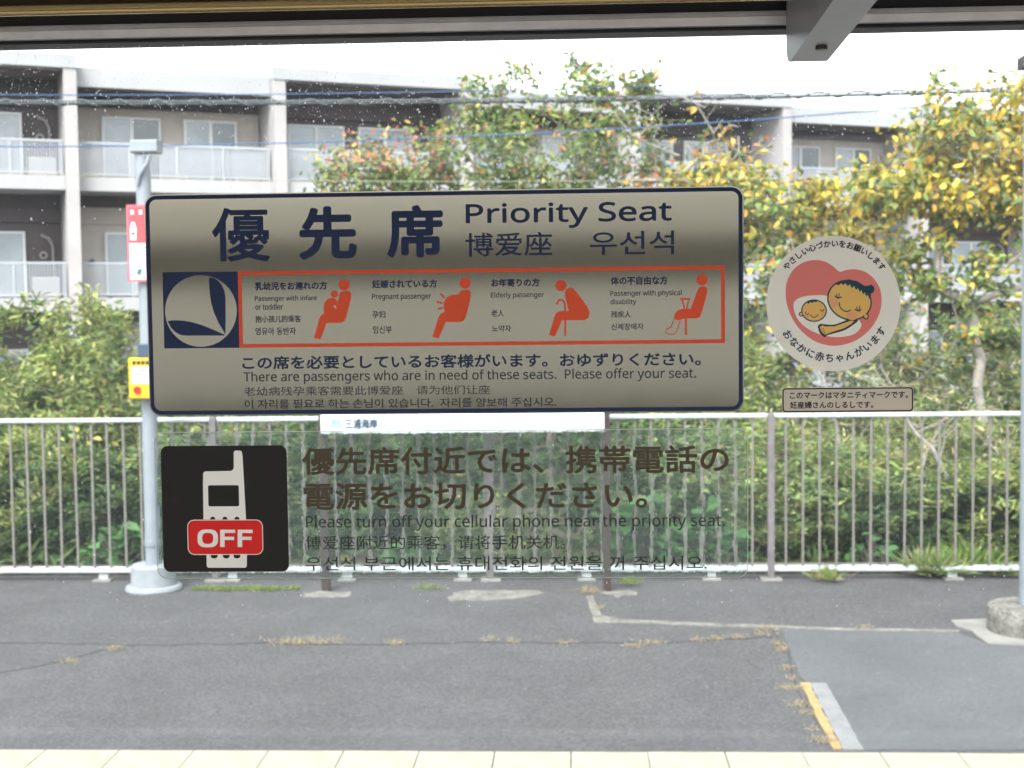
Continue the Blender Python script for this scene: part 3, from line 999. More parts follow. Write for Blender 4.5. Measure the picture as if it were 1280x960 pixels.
lay_poly('face_line_print', M['teal_print'], [
    stroke(smooth_loop([(418, 376), (420, 395), (435, 413), (455, 420), (474, 412)], 4, False), 5),
    stroke(smooth_loop([(396, 344), (405, 352), (418, 354), (430, 349)], 4, False), 5), stroke([(404, 335), (410, 358)], 4), stroke([(418, 332), (415, 360)], 4),
    stroke(smooth_loop([(493, 408), (502, 415), (514, 416), (524, 410)], 4, False), 5), stroke([(500, 396), (506, 418)], 4), stroke([(516, 392), (512, 424)], 4),
    stroke(smooth_loop([(255, 421), (258, 431), (267, 434), (273, 428)], 4, False), 4), stroke(smooth_loop([(327, 409), (332, 417), (341, 416), (345, 408)], 4, False), 4),
    stroke(smooth_loop([(279, 436), (290, 446), (304, 447), (318, 434)], 4, False), 4),
    stroke([(330, 505), (345, 503)], 3), stroke([(334, 516), (348, 512)], 3), stroke([(340, 526), (352, 520)], 3)])
def arc_text(name, s, cx, cy2, r, a0, a1, size, m, inward, bold, y):
    """letters one by one round a circle; angles in degrees, picture-wise (y down)"""
    q = MB()
    n = len(s)
    C = G(*z5(cx, cy2))
    k = PX / 3.841
    for i, ch in enumerate(s):
        a = math.radians(a0 + (a1 - a0) * i / (n - 1))
        px_, pz = C[0] + r * k * math.cos(a), C[1] + r * k * math.sin(a)
        rot = a - math.pi / 2 if not inward else a + math.pi / 2
        V, Fs = glyphs(ch)
        mx_, my_ = .5, .38                       # middle of the em box
        s2 = size * k / .8
        c_, n_ = math.cos(rot), math.sin(rot)
        place_text(q, V, Fs, lambda v: (px_ + s2 * ((v[0] - mx_) * c_ - (v[1] - my_) * n_), pz + s2 * ((v[0] - mx_) * n_ + (v[1] - my_) * c_)), bold, y)
    q.build(name, m, ms)
arc_text('lettering', 'やさしい心づかいをお願いします', 391, 382, 284, 140.5, 37.5, 29, M['black_print'], False, .3 * B, YS - .0001)
arc_text('lettering', 'おなかに赤ちゃんがいます', 391, 378, 262, 214.5, 328, 36, M['teal_print'], True, .35 * B, YS - .0001)

# ------------------------------------------------------------------ small caption label
cl = thing('maternity_caption_label', 'small beige rectangular caption label below the round sticker', 'label', (0, 0, 0))
lx0, lx1 = G(977.3, 499)[0], G(1141.8, 499)[0]
lz0, lz1 = G(1059, 515.2)[1], G(1059, 484)[1]
MB().prism_y(rrect(lx0, lz0, lx1, lz1, 4 * PX), YS, GY - .0002).build('base', M['label_vinyl'], cl)
q = MB()
e = .6 * PX
ring(rrect(lx0 + e, lz0 + e, lx1 - e, lz1 - e, 4 * PX), rrect(lx0 + 2.2 * PX, lz0 + 2.2 * PX, lx1 - 2.2 * PX, lz1 - 2.2 * PX, 3 * PX), q, YS - .0001)
q.build('border', M['black_print'], cl)
text_px('lettering', 'このマークはマタニティマークです。', (987, 489.3, 1134.7, 498.2), M['black_print'], cl, YS - .0001, bold=.25 * B)
text_px('lettering', '妊産婦さんのしるしです。', (987.4, 501.6, 1091.5, 510.4), M['black_print'], cl, YS - .0001, bold=.25 * B)

# ------------------------------------------------------------------ railway carriage: window, walls
car = thing('train_carriage', 'interior side of a train carriage around the window, dark moulding above the glass', 'train', (0, 0, -1.08))
cz = 1.08
def cpart(mb, name, m):
    return mb.build(name, m, car, (0, 0, cz))
WT = G(640, 46)[1]                         # lower lip of the upper frame
WX0, WX1, WZ0 = -.95, .95, .84
cpart(MB().box(WX0, WX1, GY, GY + .006, WZ0, WT + .05), 'window_pane', M['pane'])
# upper frame: bright lip, grooved strip, black strip, brown moulding
t1 = G(640, 26.5)[1]
q = MB().box(WX0 - .05, WX1 + .05, GY - .012, GY + .02, WT, WT + .0008)
q.box(WX0 - .05, WX1 + .05, GY - .014, GY + .022, WT + .001, WT + .0032)
cpart(q, 'window_gasket', M['rubber'])
q = MB()
q.prism_x([(GY - .022, WT + .0034), (GY + .02, WT + .0034), (GY + .02, t1), (GY - .026, t1), (GY - .026, WT + .0165), (GY - .0225, WT + .0155), (GY - .0225, WT + .0125), (GY - .025, WT + .0115)], -1.5, 1.5)
cpart(q, 'window_frame', M['alu'])
t2 = G(640, 11)[1]
cpart(MB().box(-1.5, 1.5, GY - .015, GY + .02, t1 + .0001, t2 + .01), 'dark_strip', M['rubber'])
cpart(MB().prism_x([(GY - .02, t2 + .0105), (GY + .04, t2 + .011), (GY + .04, 2.30), (GY - .07, 2.30), (GY - .06, t2 + .03)], -3, 3), 'upper_panel', M['brown_panel'])
q = MB().box(-1.25, WX0, GY - .02, GY + .04, WZ0, t2 + .01).box(WX1, 1.25, GY - .02, GY + .04, WZ0, t2 + .01)
q.box(-3, -2.8, GY - .02, GY + .04, WZ0, t2 + .01).box(2.8, 3, GY - .02, GY + .04, WZ0, t2 + .01)
cpart(q, 'side_wall', M['wall_in'])
cpart(MB().box(-3, 3, GY - .03, GY + .05, .05, WZ0 - .001), 'lower_wall', M['wall_in'])
cpart(MB().bbox(WX0, WX1, GY - .045, GY - .031, WZ0 - .03, WZ0 + .01, .004), 'window_sill', M['alu'])
cpart(MB().box(-3, 3, -1.3, GY + .05, .0, .049), 'floor', M['floor_in'])
cpart(MB().box(-3, 3, -1.3, GY + .05, 2.301, 2.36), 'ceiling', M['ceiling_in'])
cpart(MB().box(-3.06, -3.001, -1.3, GY + .05, 0, 2.36).box(3.001, 3.06, -1.3, GY + .05, 0, 2.36), 'end_wall', M['wall_in'])
# far side wall; opening enlarged for interior light, dark bar added for sticker reflection
q = MB().box(-3, 3, -1.28, -1.2, .05, .40).box(-3, 3, -1.28, -1.2, 2.27, 2.3)
for a, b in ((-3, -2.75), (2.75, 3)):
    q.box(a, b, -1.28, -1.2, .401, 2.269)
cpart(q, 'far_side_wall', M['wall_in'])
cpart(MB().box(-2.75, 2.75, -1.26, -1.19, 1.825, 1.965), 'added_dark_bar', M['rubber'])

# luggage rack: rail and cast bracket
rack = thing('luggage_rack', 'luggage rack with brassy rail and grey cast bracket above the window', 'rack', (0, 0, 0))
RYY = 1.30
rz = at_y(640, 7.5, RYY).z
MB().tube([(-2.9, RYY, rz + .005), (2.9, RYY, rz + .005)], .005, 20).build('rail', M['gold'], rack)
MB().tube([(-2.9, RYY + .03, rz + .040), (2.9, RYY + .03, rz + .040)], .008, 16).build('rail', M['gold'], rack)
bp0 = at_y(990, 68, 1.44)
bp1 = at_y(1037, 68, 1.44)
bw = bp1.x - bp0.x
zb2 = at_y(1010, 74, 1.44).z
q = MB()
prof = [(1.478, zb2 + .10), (1.478, zb2 + .024), (1.4765, zb2 + .016), (1.473, zb2 + .009), (1.467, zb2 + .004), (1.459, zb2 + .001), (1.45, zb2)]
prof += [(1.2, zb2 + .012), (.9, zb2 + .018), (.9, zb2 + .06), (1.2, zb2 + .06), (1.4, zb2 + .06), (1.42, zb2 + .10)]
q.prism_x(prof, bp0.x, bp1.x)
q.build('bracket', M['bracket'], rack)
bm_s = at_y(1033, 45, 1.40)
q = MB().lathe([(.006, -.002), (.006, .004)], 0, 0, 20)
o = q.build('screw', M['screw'], rack, ((bp0.x + bp1.x) / 2 + .001, 1.385, zb2 + .0012))

# raindrops clinging to the outside of the pane
rd = np.random.default_rng(5)
dv, df = [], []
NS, NR = 7, 3
def dome(x, z, r, sq):
    o = len(dv)
    dv.append((x, GY + .0062 + r * .55, z))
    for k in range(1, NR):
        a = math.pi / 2 * k / (NR - 1)
        for i in range(NS):
            t = 2 * math.pi * i / NS
            dv.append((x + r * math.sin(a) * math.cos(t), GY + .0062 + r * .55 * math.cos(a), z + r * sq * math.sin(a) * math.sin(t)))
    for i in range(NS):
        j = (i + 1) % NS
        df.append((o, o + 1 + j, o + 1 + i))
        for k in range(NR - 2):
            a, b = o + 1 + k * NS, o + 1 + (k + 1) * NS
            df.append((a + i, a + j, b + j))
            df.append((a + i, b + j, b + i))
for i in range(9000):
    u = rd.random()
    if u < .80:
        px_, py_ = rd.uniform(-60, 1340), 48 + abs(rd.normal(0, 1)) * 85
    else:
        px_, py_ = rd.uniform(-60, 1340), rd.uniform(60, 760)
    x, z = G(px_, py_)
    dome(x, z, PX * min(1.6, .28 + abs(rd.exponential(.24))), rd.uniform(.9, 1.6))
dm = np_mesh('raindrops', dv, df, M['water'], smooth=True)
tag(link('raindrops', dm), 'small raindrops on the outside of the window glass', 'raindrops', kind='stuff')

# ------------------------------------------------------------------ apartment building
d1, d0 = 35.6, 44.3
def cam_ground(px, depth):
    X = (px - 640) / F * depth
    c_, s_ = math.cos(YAW), math.sin(YAW)
    return Vector((X * c_ - depth * s_, X * s_ + depth * c_, 0))
A0 = cam_ground(96, d1)
A1 = cam_ground(1000, d0)
dirv = (A1 - A0).normalized()
ang = math.atan2(dirv.y, dirv.x)
BAY = 5.45
bld = thing('apartment_building', 'three storey brown and white apartment block with railed balconies', 'building', (A0.x, A0.y, -1.3), rz=ang)
OZ = 1.3
def bpart(mb, name, m, par=None):
    if par is None:
        return mb.build(name, m, bld, (0, 0, OZ))
    return mb.build(name, m, par)
FL = [5.27, 2.13, -1.01]                  # balcony floor levels
DEP = 1.5
K0, K1 = -3, 8
for k in range(K0, K1):
    s0 = k * BAY
    brown = k % 2 == 1
    top = 8.34 if brown else 8.10
    fas = .34 if brown else .50
    pr = -.2 if brown else 0.0
    wallm = M['b_brown'] if brown else M['b_beige']
    bpart(MB().box(s0 + (-.17 if brown else .175), s0 + BAY + (.17 if brown else -.175), pr - (.2 if brown else 0), 9, top - fas, top), 'roof', M['b_white'])
    bpart(MB().box(s0 + .165, s0 + BAY - .165, pr + .25, DEP + .2, top - fas - .03, top - fas - .003), 'soffit', M['b_soffit'])
    for f, z in enumerate(FL):
        ceil = top - fas - .03 if f == 0 else FL[f - 1] - .36
        bpart(MB().box(s0 + .165, s0 + BAY - .165, DEP, DEP + .3, z, ceil - .004), 'wall', wallm)
        if not brown:
            bpart(MB().box(s0 + .17, s0 + BAY - .17, DEP - .05, DEP - .003, z + 2.0, ceil - .33), 'lintel', M['b_beige'])
            bpart(MB().box(s0 + .17, s0 + BAY - .17, DEP - .03, DEP - .002, ceil - .325, ceil - .006), 'beam', M['b_brown'])
        else:
            bpart(MB().box(s0 + .17, s0 + BAY - .17, DEP - .12, DEP - .003, ceil - .75, ceil - .40), 'beam', M['b_brown'])
        # slab + railing
        bpart(MB().box(s0 + .163, s0 + BAY - .163, pr + .02, DEP - .001, z - .36, z - .001), 'balcony_slab', M['b_slab'])
        q = MB()
        q.box(s0 + .2, s0 + BAY - .2, pr + .05, pr + .10, z + .86, z + .92)
        q.box(s0 + .2, s0 + BAY - .2, pr + .055, pr + .095, z + .06, z + .10)
        rl = bpart(q, 'balcony_rail', M['b_rail'])
        q = MB()
        n = int((BAY - .4) / .072)
        for i in range(n):
            x = s0 + .2 + (i + .5) * (BAY - .4) / n
            q.box(x - .016, x + .016, pr + .065, pr + .085, z + .10, z + .86)
        sl = q.build('railing_bars', M['b_rail'], rl)
        sl['kind'] = 'stuff'
        q = MB()
        for i in range(5):
            x = s0 + .25 + i * (BAY - .5) / 4
            q.box(x - .02, x + .02, pr + .05, pr + .11, z, z + .86)
        q.build('railing_post', M['b_rail'], rl)
        if not brown:
            for i in range(6):
                x = s0 + 2.25 + i * .48
                if x + .46 < s0 + BAY - .2:
                    MB().box(x, x + .455, pr + .11, pr + .125, z + .12, z + .84).build('rail_panel', M['b_panel'], rl)
        # windows
        wins = [(.62, 2.3), (2.72, 4.35)] if brown else [(.95, 2.52), (3.15, 4.62)]
        for wi, (a, b) in enumerate(wins):
            zt_ = z + 1.78
            yw = DEP - .06
            q = MB()
            q.box(s0 + a, s0 + a + .06, yw - .03, yw + .056, z + .05, zt_).box(s0 + b - .06, s0 + b, yw - .03, yw + .056, z + .05, zt_)
            q.box(s0 + a + .06, s0 + b - .06, yw - .03, yw + .056, zt_ - .06, zt_).box(s0 + a + .06, s0 + b - .06, yw - .03, yw + .056, z + .05, z + .11)
            mid = s0 + (a + b) / 2
            q.box(mid - .045, mid + .045, yw - .04, yw + .05, z + .11, zt_ - .06)
            w = bpart(q, 'window', M['b_frame'])
            MB().box(s0 + a + .06, mid - .045, yw, yw + .02, z + .11, zt_ - .06).build('pane', M['b_glass'], w)
            MB().box(mid + .045, s0 + b - .06, yw + .01, yw + .03, z + .11, zt_ - .06).build('pane', M['b_glass_dark'] if not brown else M['b_glass'], w)
        # vents and pipes
        for vx, vz in (((4.8, 1.15),) if brown else ((.6, .98), (5.0, 1.0))):
            bpart(MB().tube([(s0 + vx, DEP - .002, z + vz), (s0 + vx, DEP - .08, z + vz)], .10, 14), 'vent', M['b_pipe'])
            bpart(MB().tube([(s0 + vx, DEP - .081, z + vz), (s0 + vx, DEP - .09, z + vz)], .06, 12), 'vent_mouth', M['dark_hole'])
        if brown:
            bpart(MB().tube([(s0 + 4.75, DEP - .07, z + 1.7), (s0 + 4.95, DEP - .07, z + 1.6), (s0 + 5.05, DEP - .07, z + 1.4), (s0 + 5.06, DEP - .07, z)], .035, 8), 'drainpipe', M['b_pipe'])
            bpart(MB().bbox(s0 + 4.45, s0 + 5.15, .7, 1.0, z, z + .55, .03), 'air_conditioner', M['b_fin'])
        else:
            bpart(MB().tube([(s0 + 5.2, DEP - .07, ceil - .35), (s0 + 5.2, DEP - .07, z)], .045, 8), 'drainpipe', M['b_pipe'])
for k in range(K0, K1 + 1):
    s0 = k * BAY
    bpart(MB().box(s0 - .16, s0 + .16, -.37, DEP + .4, -1.3, 7.995), 'dividing_fin', M['b_fin'])
bpart(MB().box(K0 * BAY, K1 * BAY, DEP + .31, 9, -1.3, 8.0), 'core', M['b_beige'])

# ------------------------------------------------------------------ overhead wires
def wire(pts, y, r, m, label, name='overhead_wire', wrap=None):
    P = [at_y(a, b, y) for a, b in pts]
    P = [P[0] + (P[0] - P[1]) * 1.2] + P + [P[-1] + (P[-1] - P[-2]) * 1.2]
    xs = np.array([p.x for p in P]); zs = np.array([p.z for p in P])
    X = np.linspace(xs[0], xs[-1], 160)
    co = np.polyfit(xs[1:-1], zs[1:-1], min(2, len(pts) - 1))
    Zs = np.polyval(co, X)
    path = [(float(a), y, float(b)) for a, b in zip(X, Zs)]
    e = thing(name, label, 'wire', (0, 0, 0), 'overhead wires behind the fence')
    MB().tube(path, r, 6).build('cable', m, e)
    if wrap:
        X2 = np.linspace(xs[0], xs[-1], 1500)
        Z2 = np.polyval(co, X2)
        pth = [(float(a), y + wrap * math.cos(a * 17), float(b) + .012 + wrap * math.sin(a * 17)) for a, b in zip(X2, Z2)]
        MB().tube(pth, .006, 4).build('spiral_wrap', M['cable_grey'], e)
        MB().tube([(a, b, c + .026) for a, b, c in path], .007, 5).build('messenger_wire', M['cable_grey'], e)
wire([(0, 129), (330, 130), (640, 127), (960, 121), (1280, 113)], 13, .014, M['cable'], 'thick black cable wrapped round its messenger wire', wrap=.03)
wire([(0, 118), (330, 119), (640, 112), (960, 102), (1280, 88)], 13.3, .0055, M['cable_blue'], 'thin blue wire just above the thick wrapped cable')
wire([(0, 181), (330, 183), (640, 170), (960, 142), (1280, 124)], 12.5, .0065, M['cable_blue'], 'lowest blue wire sagging below the thick cable')
wire([(340, 225), (760, 226), (1180, 216)], 12, .003, M['cable_thin'], 'faint pale thin wire just above the priority notice')

# ------------------------------------------------------------------ vegetation
def unit(v):
    return v / np.maximum(np.linalg.norm(v, axis=-1, keepdims=True), 1e-9)

def leaf_arrays(rng, C, L, Wd, pal, wts, droop=.3, up=0.0, aim=None, shade=None):
    """C centres (n,3) -> verts, tris, colours. every leaf is two triangles folded along the midrib"""
    n = len(C)
    L = L * rng.uniform(.6, 1.25, n)[:, None]
    Wd = Wd * rng.uniform(.7, 1.2, n)[:, None]
    D = rng.normal(size=(n, 3))
    D[:, 2] = D[:, 2] * .7 - droop + up
    if aim is not None:
        D = D * .6 + aim
    D = unit(D)
    N = unit(rng.normal(size=(n, 3)) + np.array([0, 0, 1.1]))
    S = unit(np.cross(D, N))
    N = unit(np.cross(S, D))
    b = C
    tip = C + D * L
    fold = N * Wd * .22
    m1, m2 = C + D * L * .28, C + D * L * .66
    bend = -N * L * .06
    V = np.stack([b, m1 + S * Wd * .47 + fold, m2 + S * Wd * .42 + fold, tip + bend, m2 - S * Wd * .42 + fold, m1 - S * Wd * .47 + fold], 1).reshape(-1, 3)
    i = np.arange(n) * 6
    T = np.concatenate([np.stack([i, i + 2, i + 1], 1), np.stack([i, i + 3, i + 2], 1), np.stack([i, i + 4, i + 3], 1), np.stack([i, i + 5, i + 4], 1)])
    pal = np.array(pal)
    ci = rng.choice(len(pal), n, p=np.array(wts) / sum(wts)) if shade is None else shade
    c = .9 * pal[ci] * rng.uniform(.7, 1.3, n)[:, None] * rng.uniform(.93, 1.07, (n, 3))
    return V, T, np.repeat(np.clip(c, 0, 1), 6, 0)

def grow(rng, base, trunk, blobs, n_attr, step=.22, wob=.25, lift=.1):
    """skeleton: list of nodes and parents. trunk: list of points; blobs: (centre, radii, weight)"""
    nodes = [np.array(base, float)]
    par = [-1]
    for p in trunk:
        p = np.array(p, float)
        a = nodes[-1]
        m = max(1, int(np.linalg.norm(p - a) / step))
        for k in range(1, m + 1):
            q = a + (p - a) * k / m
            if k < m:
                q = q + rng.normal(size=3) * .02
            nodes.append(q)
            par.append(len(nodes) - 2)
    w = np.array([b[2] for b in blobs], float)
    at_ = []
    for _ in range(n_attr):
        c, r, _w = blobs[rng.choice(len(blobs), p=w / w.sum())]
        d = unit(rng.normal(size=3)) * rng.uniform(.35, 1) ** .5
        at_.append(np.array(c) + d * np.array(r))
    at_ = np.array(at_)
    order = np.argsort(np.linalg.norm(at_ - nodes[-1], axis=1))
    tips = []
    for i in order:
        t = at_[i]
        A = np.array(nodes)
        dist = np.linalg.norm(A - t, axis=1) + np.maximum(0, A[:, 2] - t[2]) * .8
        j = int(np.argmin(dist[1:]) + 1) if len(A) > 1 else 0
        a = nodes[j]
        ln = np.linalg.norm(t - a)
        m = max(1, int(ln / step))
        side = rng.normal(size=3) * wob * ln * .3
        side[2] -= lift * ln
        last = j
        for k in range(1, m + 1):
            u = k / m
            q = a + (t - a) * u + side * math.sin(math.pi * u)
            nodes.append(q)
            par.append(last)
            last = len(nodes) - 1
        tips.append(last)
    return np.array(nodes), np.array(par), tips

def limb_mesh(name, nodes, par, r_tip, m, power=.5, sides=5, rmax=1):
    n = len(nodes)
    cnt = np.zeros(n)
    ch = np.bincount(par[par >= 0], minlength=n)
    cnt[ch == 0] = 1
    for i in range(n - 1, 0, -1):
        cnt[par[i]] += cnt[i]
    rad = np.minimum(r_tip * np.power(np.maximum(cnt, 1), power), rmax)
    idx = np.arange(1, n)
    a, b = nodes[par[idx]], nodes[idx]
    ra = np.minimum(rad[par[idx]], rad[idx] * 1.25)
    rb = rad[idx]
    D = unit(b - a)
    U = unit(np.cross(D, np.array([.13, .9, .2])))
    Wv = np.cross(U, D)
    V = []
    for s_ in range(sides):
        t = 2 * math.pi * s_ / sides
        o = math.cos(t) * U + math.sin(t) * Wv
        V.append(a + o * ra[:, None])
        V.append(b + o * rb[:, None])
    V = np.stack(V, 1)
    m_ = len(idx)
    base_i = np.arange(m_) * sides * 2
    Fq = []
    for s_ in range(sides):
        t = (s_ + 1) % sides
        Fq.append(np.stack([base_i + 2 * s_, base_i + 2 * t, base_i + 2 * t + 1, base_i + 2 * s_ + 1], 1))
    return np_mesh(name, V.reshape(-1, 3), np.concatenate(Fq), m, smooth=True)

GREENS = [(.075, .135, .035), (.11, .17, .045), (.05, .095, .03), (.15, .19, .06), (.19, .20, .06)]
def tree(name, label, cat, group, seed, base, trunk, blobs, n_attr, leaves, L, Wd, pal, wts, bark='bark', r_tip=.004, rmax=1, spread=.16, droop=.3, along=6, shade_fn=None, leaf_tip_share=1.0, up=0.0, step=.22, wob=.25, dead=0.0, power=.5):
    rng = np.random.default_rng(seed)
    base = np.array(base, float)
    nodes, par, tips = grow(rng, base, trunk, blobs, n_attr, step=step, wob=wob)
    root = thing(name, label, cat, tuple(base), group)
    rel = nodes - base
    link('trunk', limb_mesh('trunk', rel, par, r_tip, M[bark], power=power, rmax=rmax), root)
    # leaf stations: the last nodes of every shoot
    st, sid = [], []
    for ti, t in enumerate(tips):
        if rng.random() < dead:
            continue
        j = t
        for _ in range(along):
            st.append(j)
            sid.append(ti)
            j = par[j]
            if j <= 0:
                break
    st = np.array(st)
    if len(st) and leaves:
        pk = rng.integers(0, len(st), leaves)
        pick = st[pk]
        vigour = rng.uniform(.72, 1.32, len(tips))[np.array(sid)[pk]]     # every shoot has its own leaf colour depth
        C = rel[pick] + rng.normal(size=(leaves, 3)) * spread
        sh = shade_fn(rng, C + base, rel[pick] + base) if shade_fn else None
        V, T, c = leaf_arrays(rng, C, L, Wd, pal, wts, droop=droop, up=up, shade=sh)
        c = np.clip(c * np.repeat(vigour, 6)[:, None], 0, 1)
        link('crown' if cat == 'tree' else 'foliage', np_mesh('crown', V, T, M['leaf'], c), root)
    return root

def bl(px, py, y, rx, ry, rz, w=1.0):
    """a crown lobe centred on a point of the vertical plane y"""
    p = at_y(px, py, y)
    return ((p.x, p.y, p.z), (rx, ry, rz), w)

def patchy(rng, P, weights_lo, weights_hi, freq, thr=0.0):
    """colour index by patches so that warm leaves gather in clumps"""
    a = np.sin(P[:, 0] * freq + 1.3) * np.cos(P[:, 2] * freq * 1.2 + .4) + np.sin(P[:, 1] * freq * .9 + P[:, 0] * freq * .5)
    a = a + rng.normal(size=len(P)) * .5
    lo = rng.choice(len(weights_lo), len(P), p=np.array(weights_lo) / sum(weights_lo))
    hi = rng.choice(len(weights_hi), len(P), p=np.array(weights_hi) / sum(weights_hi))
    return np.where(a > thr, hi, lo)

# centre tree: green crown turning red at the left
Y = 13.6
pal = [(.16, .24, .07), (.24, .30, .09), (.10, .16, .055), (.36, .37, .13), (.58, .20, .11), (.60, .42, .13), (.66, .30, .20)]
def shade_c(rng, C, P):
    lo = rng.choice(7, len(C), p=[.34, .28, .22, .13, .0, .02, .01])
    red = rng.choice(7, len(C), p=[.2, .2, .08, .14, .14, .1, .14])
    mx_ = at_y(560, 200, Y).x
    h = C[:, 2] > at_y(500, 215, Y).z
    pr = np.where((C[:, 0] < mx_) & h, .75, .10)
    return np.where(rng.random(len(C)) < pr, red, lo)
b0 = at_y(690, 700, Y)
tree('broadleaf_tree', 'green tree with reddening leaves at left, standing above the priority notice', 'tree', None, 11,
     (b0.x, Y, -.3), [(b0.x, Y, .5), at_y(690, 420, Y), at_y(705, 330, Y)],
     [bl(440, 210, Y - .3, .55, .6, .26, 1.0), bl(510, 195, Y, .6, .6, .35, 1.3), bl(600, 190, Y, .7, .7, .55, 2.0), bl(690, 180, Y, .7, .8, .6, 2.2),
      bl(770, 185, Y + .2, .55, .7, .6, 1.3), bl(600, 125, Y, .35, .4, .25, .5), bl(755, 102, Y, .55, .4, .16, .8), bl(470, 262, Y, .7, .5, .3, .8),
      bl(600, 300, Y, .9, .8, .5, .8), bl(725, 75, Y, .08, .1, .12, .05), bl(652, 92, Y, .12, .1, .1, .08), bl(820, 160, Y, .3, .3, .5, .3)],
     330, 7400, .082, .042, pal, [1] * 7, r_tip=.0045, rmax=.11, spread=.065, droop=.45, shade_fn=shade_c, along=3)

# bare branching tree right of it
b0 = at_y(800, 700, 13.0)
tree('bare_tree', 'half bare grey tree with spreading twigs between green and yellow crowns', 'tree', None, 12,
     (b0.x, 13.0, -.3), [at_y(800, 500, 13.0), at_y(790, 290, 13.0)],
     [bl(860, 170, 13, .5, .5, .45, 1.4), bl(930, 190, 13, .45, .5, .25, 1), bl(800, 170, 13, .3, .5, .5, 1), bl(840, 240, 13, .6, .5, .2, .6), bl(880, 100, 13, .2, .3, .12, .12)],
     85, 260, .085, .05, [(.13, .17, .05), (.5, .2, .08), (.45, .3, .07)], [2, 1, 1], bark='bark_pale', r_tip=.0055, rmax=.07, spread=.06, wob=.7, power=.45)

# yellow trees
PY = [(.58, .44, .06), (.64, .52, .11), (.48, .42, .10), (.30, .33, .10), (.18, .25, .08), (.11, .17, .06), (.56, .30, .06)]
YLO, YHI = [.04, .03, .10, .24, .34, .22, .03], [.32, .2, .17, .14, .09, .04, .04]
GREY_Y = [.03, .02, .08, .18, .37, .3, .02]
def shade_y(zsplit):
    def f(rng, C, P):
        a = patchy(rng, P, YLO, YHI, 2.1, -.25)
        b = patchy(rng, P, GREY_Y, YLO, 2.7, .4)
        return np.where(C[:, 2] + rng.normal(size=len(C)) * .2 > zsplit, a, b)
    return f
Y = 12.6
b0 = at_y(1000, 700, Y)
tree('yellow_tree', 'low yellow green tree directly right of the priority notice', 'tree', 'yellowing trees behind the fence', 21,
     (b0.x, Y, -.3), [at_y(1000, 560, Y), at_y(990, 460, Y)],
     [bl(900, 225, Y + .3, .55, .5, .18, 1), bl(960, 250, Y, .6, .6, .24, 1.4), bl(985, 320, Y, .5, .5, .4, 1.2), bl(1060, 250, Y, .5, .5, .24, 1.1), bl(960, 420, Y, .5, .5, .45, 1), bl(1070, 340, Y, .5, .5, .4, .9)],
     210, 4700, .092, .05, PY, [1] * 7, r_tip=.0045, rmax=.06, spread=.07, shade_fn=shade_y(at_y(900, 330, Y).z), droop=.55, along=3)
Y = 11.8
b0 = at_y(1240, 700, Y)
tree('yellow_tree', 'taller yellow leaved tree at the right edge with bare grey limbs below', 'tree', 'yellowing trees behind the fence', 22,
     (b0.x, Y, -.3), [at_y(1230, 560, Y), at_y(1215, 380, Y)],
     [bl(1120, 225, Y, .4, .5, .2, 1.1), bl(1165, 165, Y, .42, .5, .22, 1.3), bl(1240, 160, Y, .45, .5, .22, 1.2), bl(1210, 235, Y, .5, .5, .26, 1.5), bl(1275, 225, Y, .4, .5, .3, 1), bl(1330, 210, Y, .5, .5, .5, 1.2),
      bl(1180, 330, Y, .5, .5, .25, .6), bl(1265, 340, Y, .4, .5, .3, .55), bl(1130, 300, Y, .3, .4, .2, .4), bl(1265, 105, Y, .25, .3, .12, .25), bl(1170, 112, Y, .1, .2, .07, .12)],
     250, 5400, .092, .05, PY, [1] * 7, bark='bark_pale', r_tip=.005, rmax=.065, spread=.07, shade_fn=shade_y(at_y(1200, 280, Y).z), droop=.55, along=3, wob=.5)
Y = 14.5
b0 = at_y(1120, 700, Y)
tree('bare_tree', 'grey bare limbed sapling behind the round sticker', 'tree', None, 23,
     (b0.x, Y, -.3), [at_y(1130, 560, Y)],
     [bl(1060, 400, Y, .9, .6, .5, 1), bl(1170, 410, Y, .8, .6, .5, 1), bl(1250, 420, Y, .6, .6, .5, 1)],
     90, 1500, .09, .05, PY, GREY_Y, bark='bark_pale', r_tip=.006, rmax=.05, spread=.12, wob=.7, power=.45)

# shrubs: a few grown forms, copied and turned
SH_G = [(.21, .27, .08), (.29, .33, .10), (.11, .18, .06), (.36, .41, .13), (.44, .42, .18)]
def shrub_proto(seed, H, R, leaves, L, Wd, pal, wts, n_attr=75, spread=.05, bark='bark', flat=.6, up=.3):
    rng = np.random.default_rng(seed)
    base = np.zeros(3)
    blobs = [((0, 0, H * .55), (R, R * flat, H * .42), 1.5), ((-.4 * R, 0, H * .4), (R * .6, R * flat, H * .35), 1), ((.4 * R, 0, H * .45), (R * .6, R * flat, H * .35), 1), ((.1 * R, 0, H * .85), (R * .4, R * .4, H * .2), .6)]
    nodes, par, tips = grow(rng, base, [(0, 0, .12)], blobs, n_attr, step=.16, wob=.3, lift=-.05)
    st = []
    sid = []
    for ti, t in enumerate(tips):
        j = t
        for _ in range(3):
            st.append(j)
            sid.append(ti)
            j = par[j]
            if j <= 0:
                break
    pk = rng.integers(0, len(st), leaves)
    pick = np.array(st)[pk]
    vigour = rng.uniform(.62, 1.45, len(tips))[np.array(sid)[pk]]
    C = nodes[pick] + rng.normal(size=(leaves, 3)) * spread
    V, T, c = leaf_arrays(rng, C, L, Wd, pal, wts, droop=.1, up=up)
    c = np.clip(c * np.repeat(vigour, 6)[:, None], 0, 1)
    return limb_mesh('stem', nodes, par, .003, M[bark], rmax=.03, sides=4), np_mesh('foliage', V, T, M['leaf'], c)

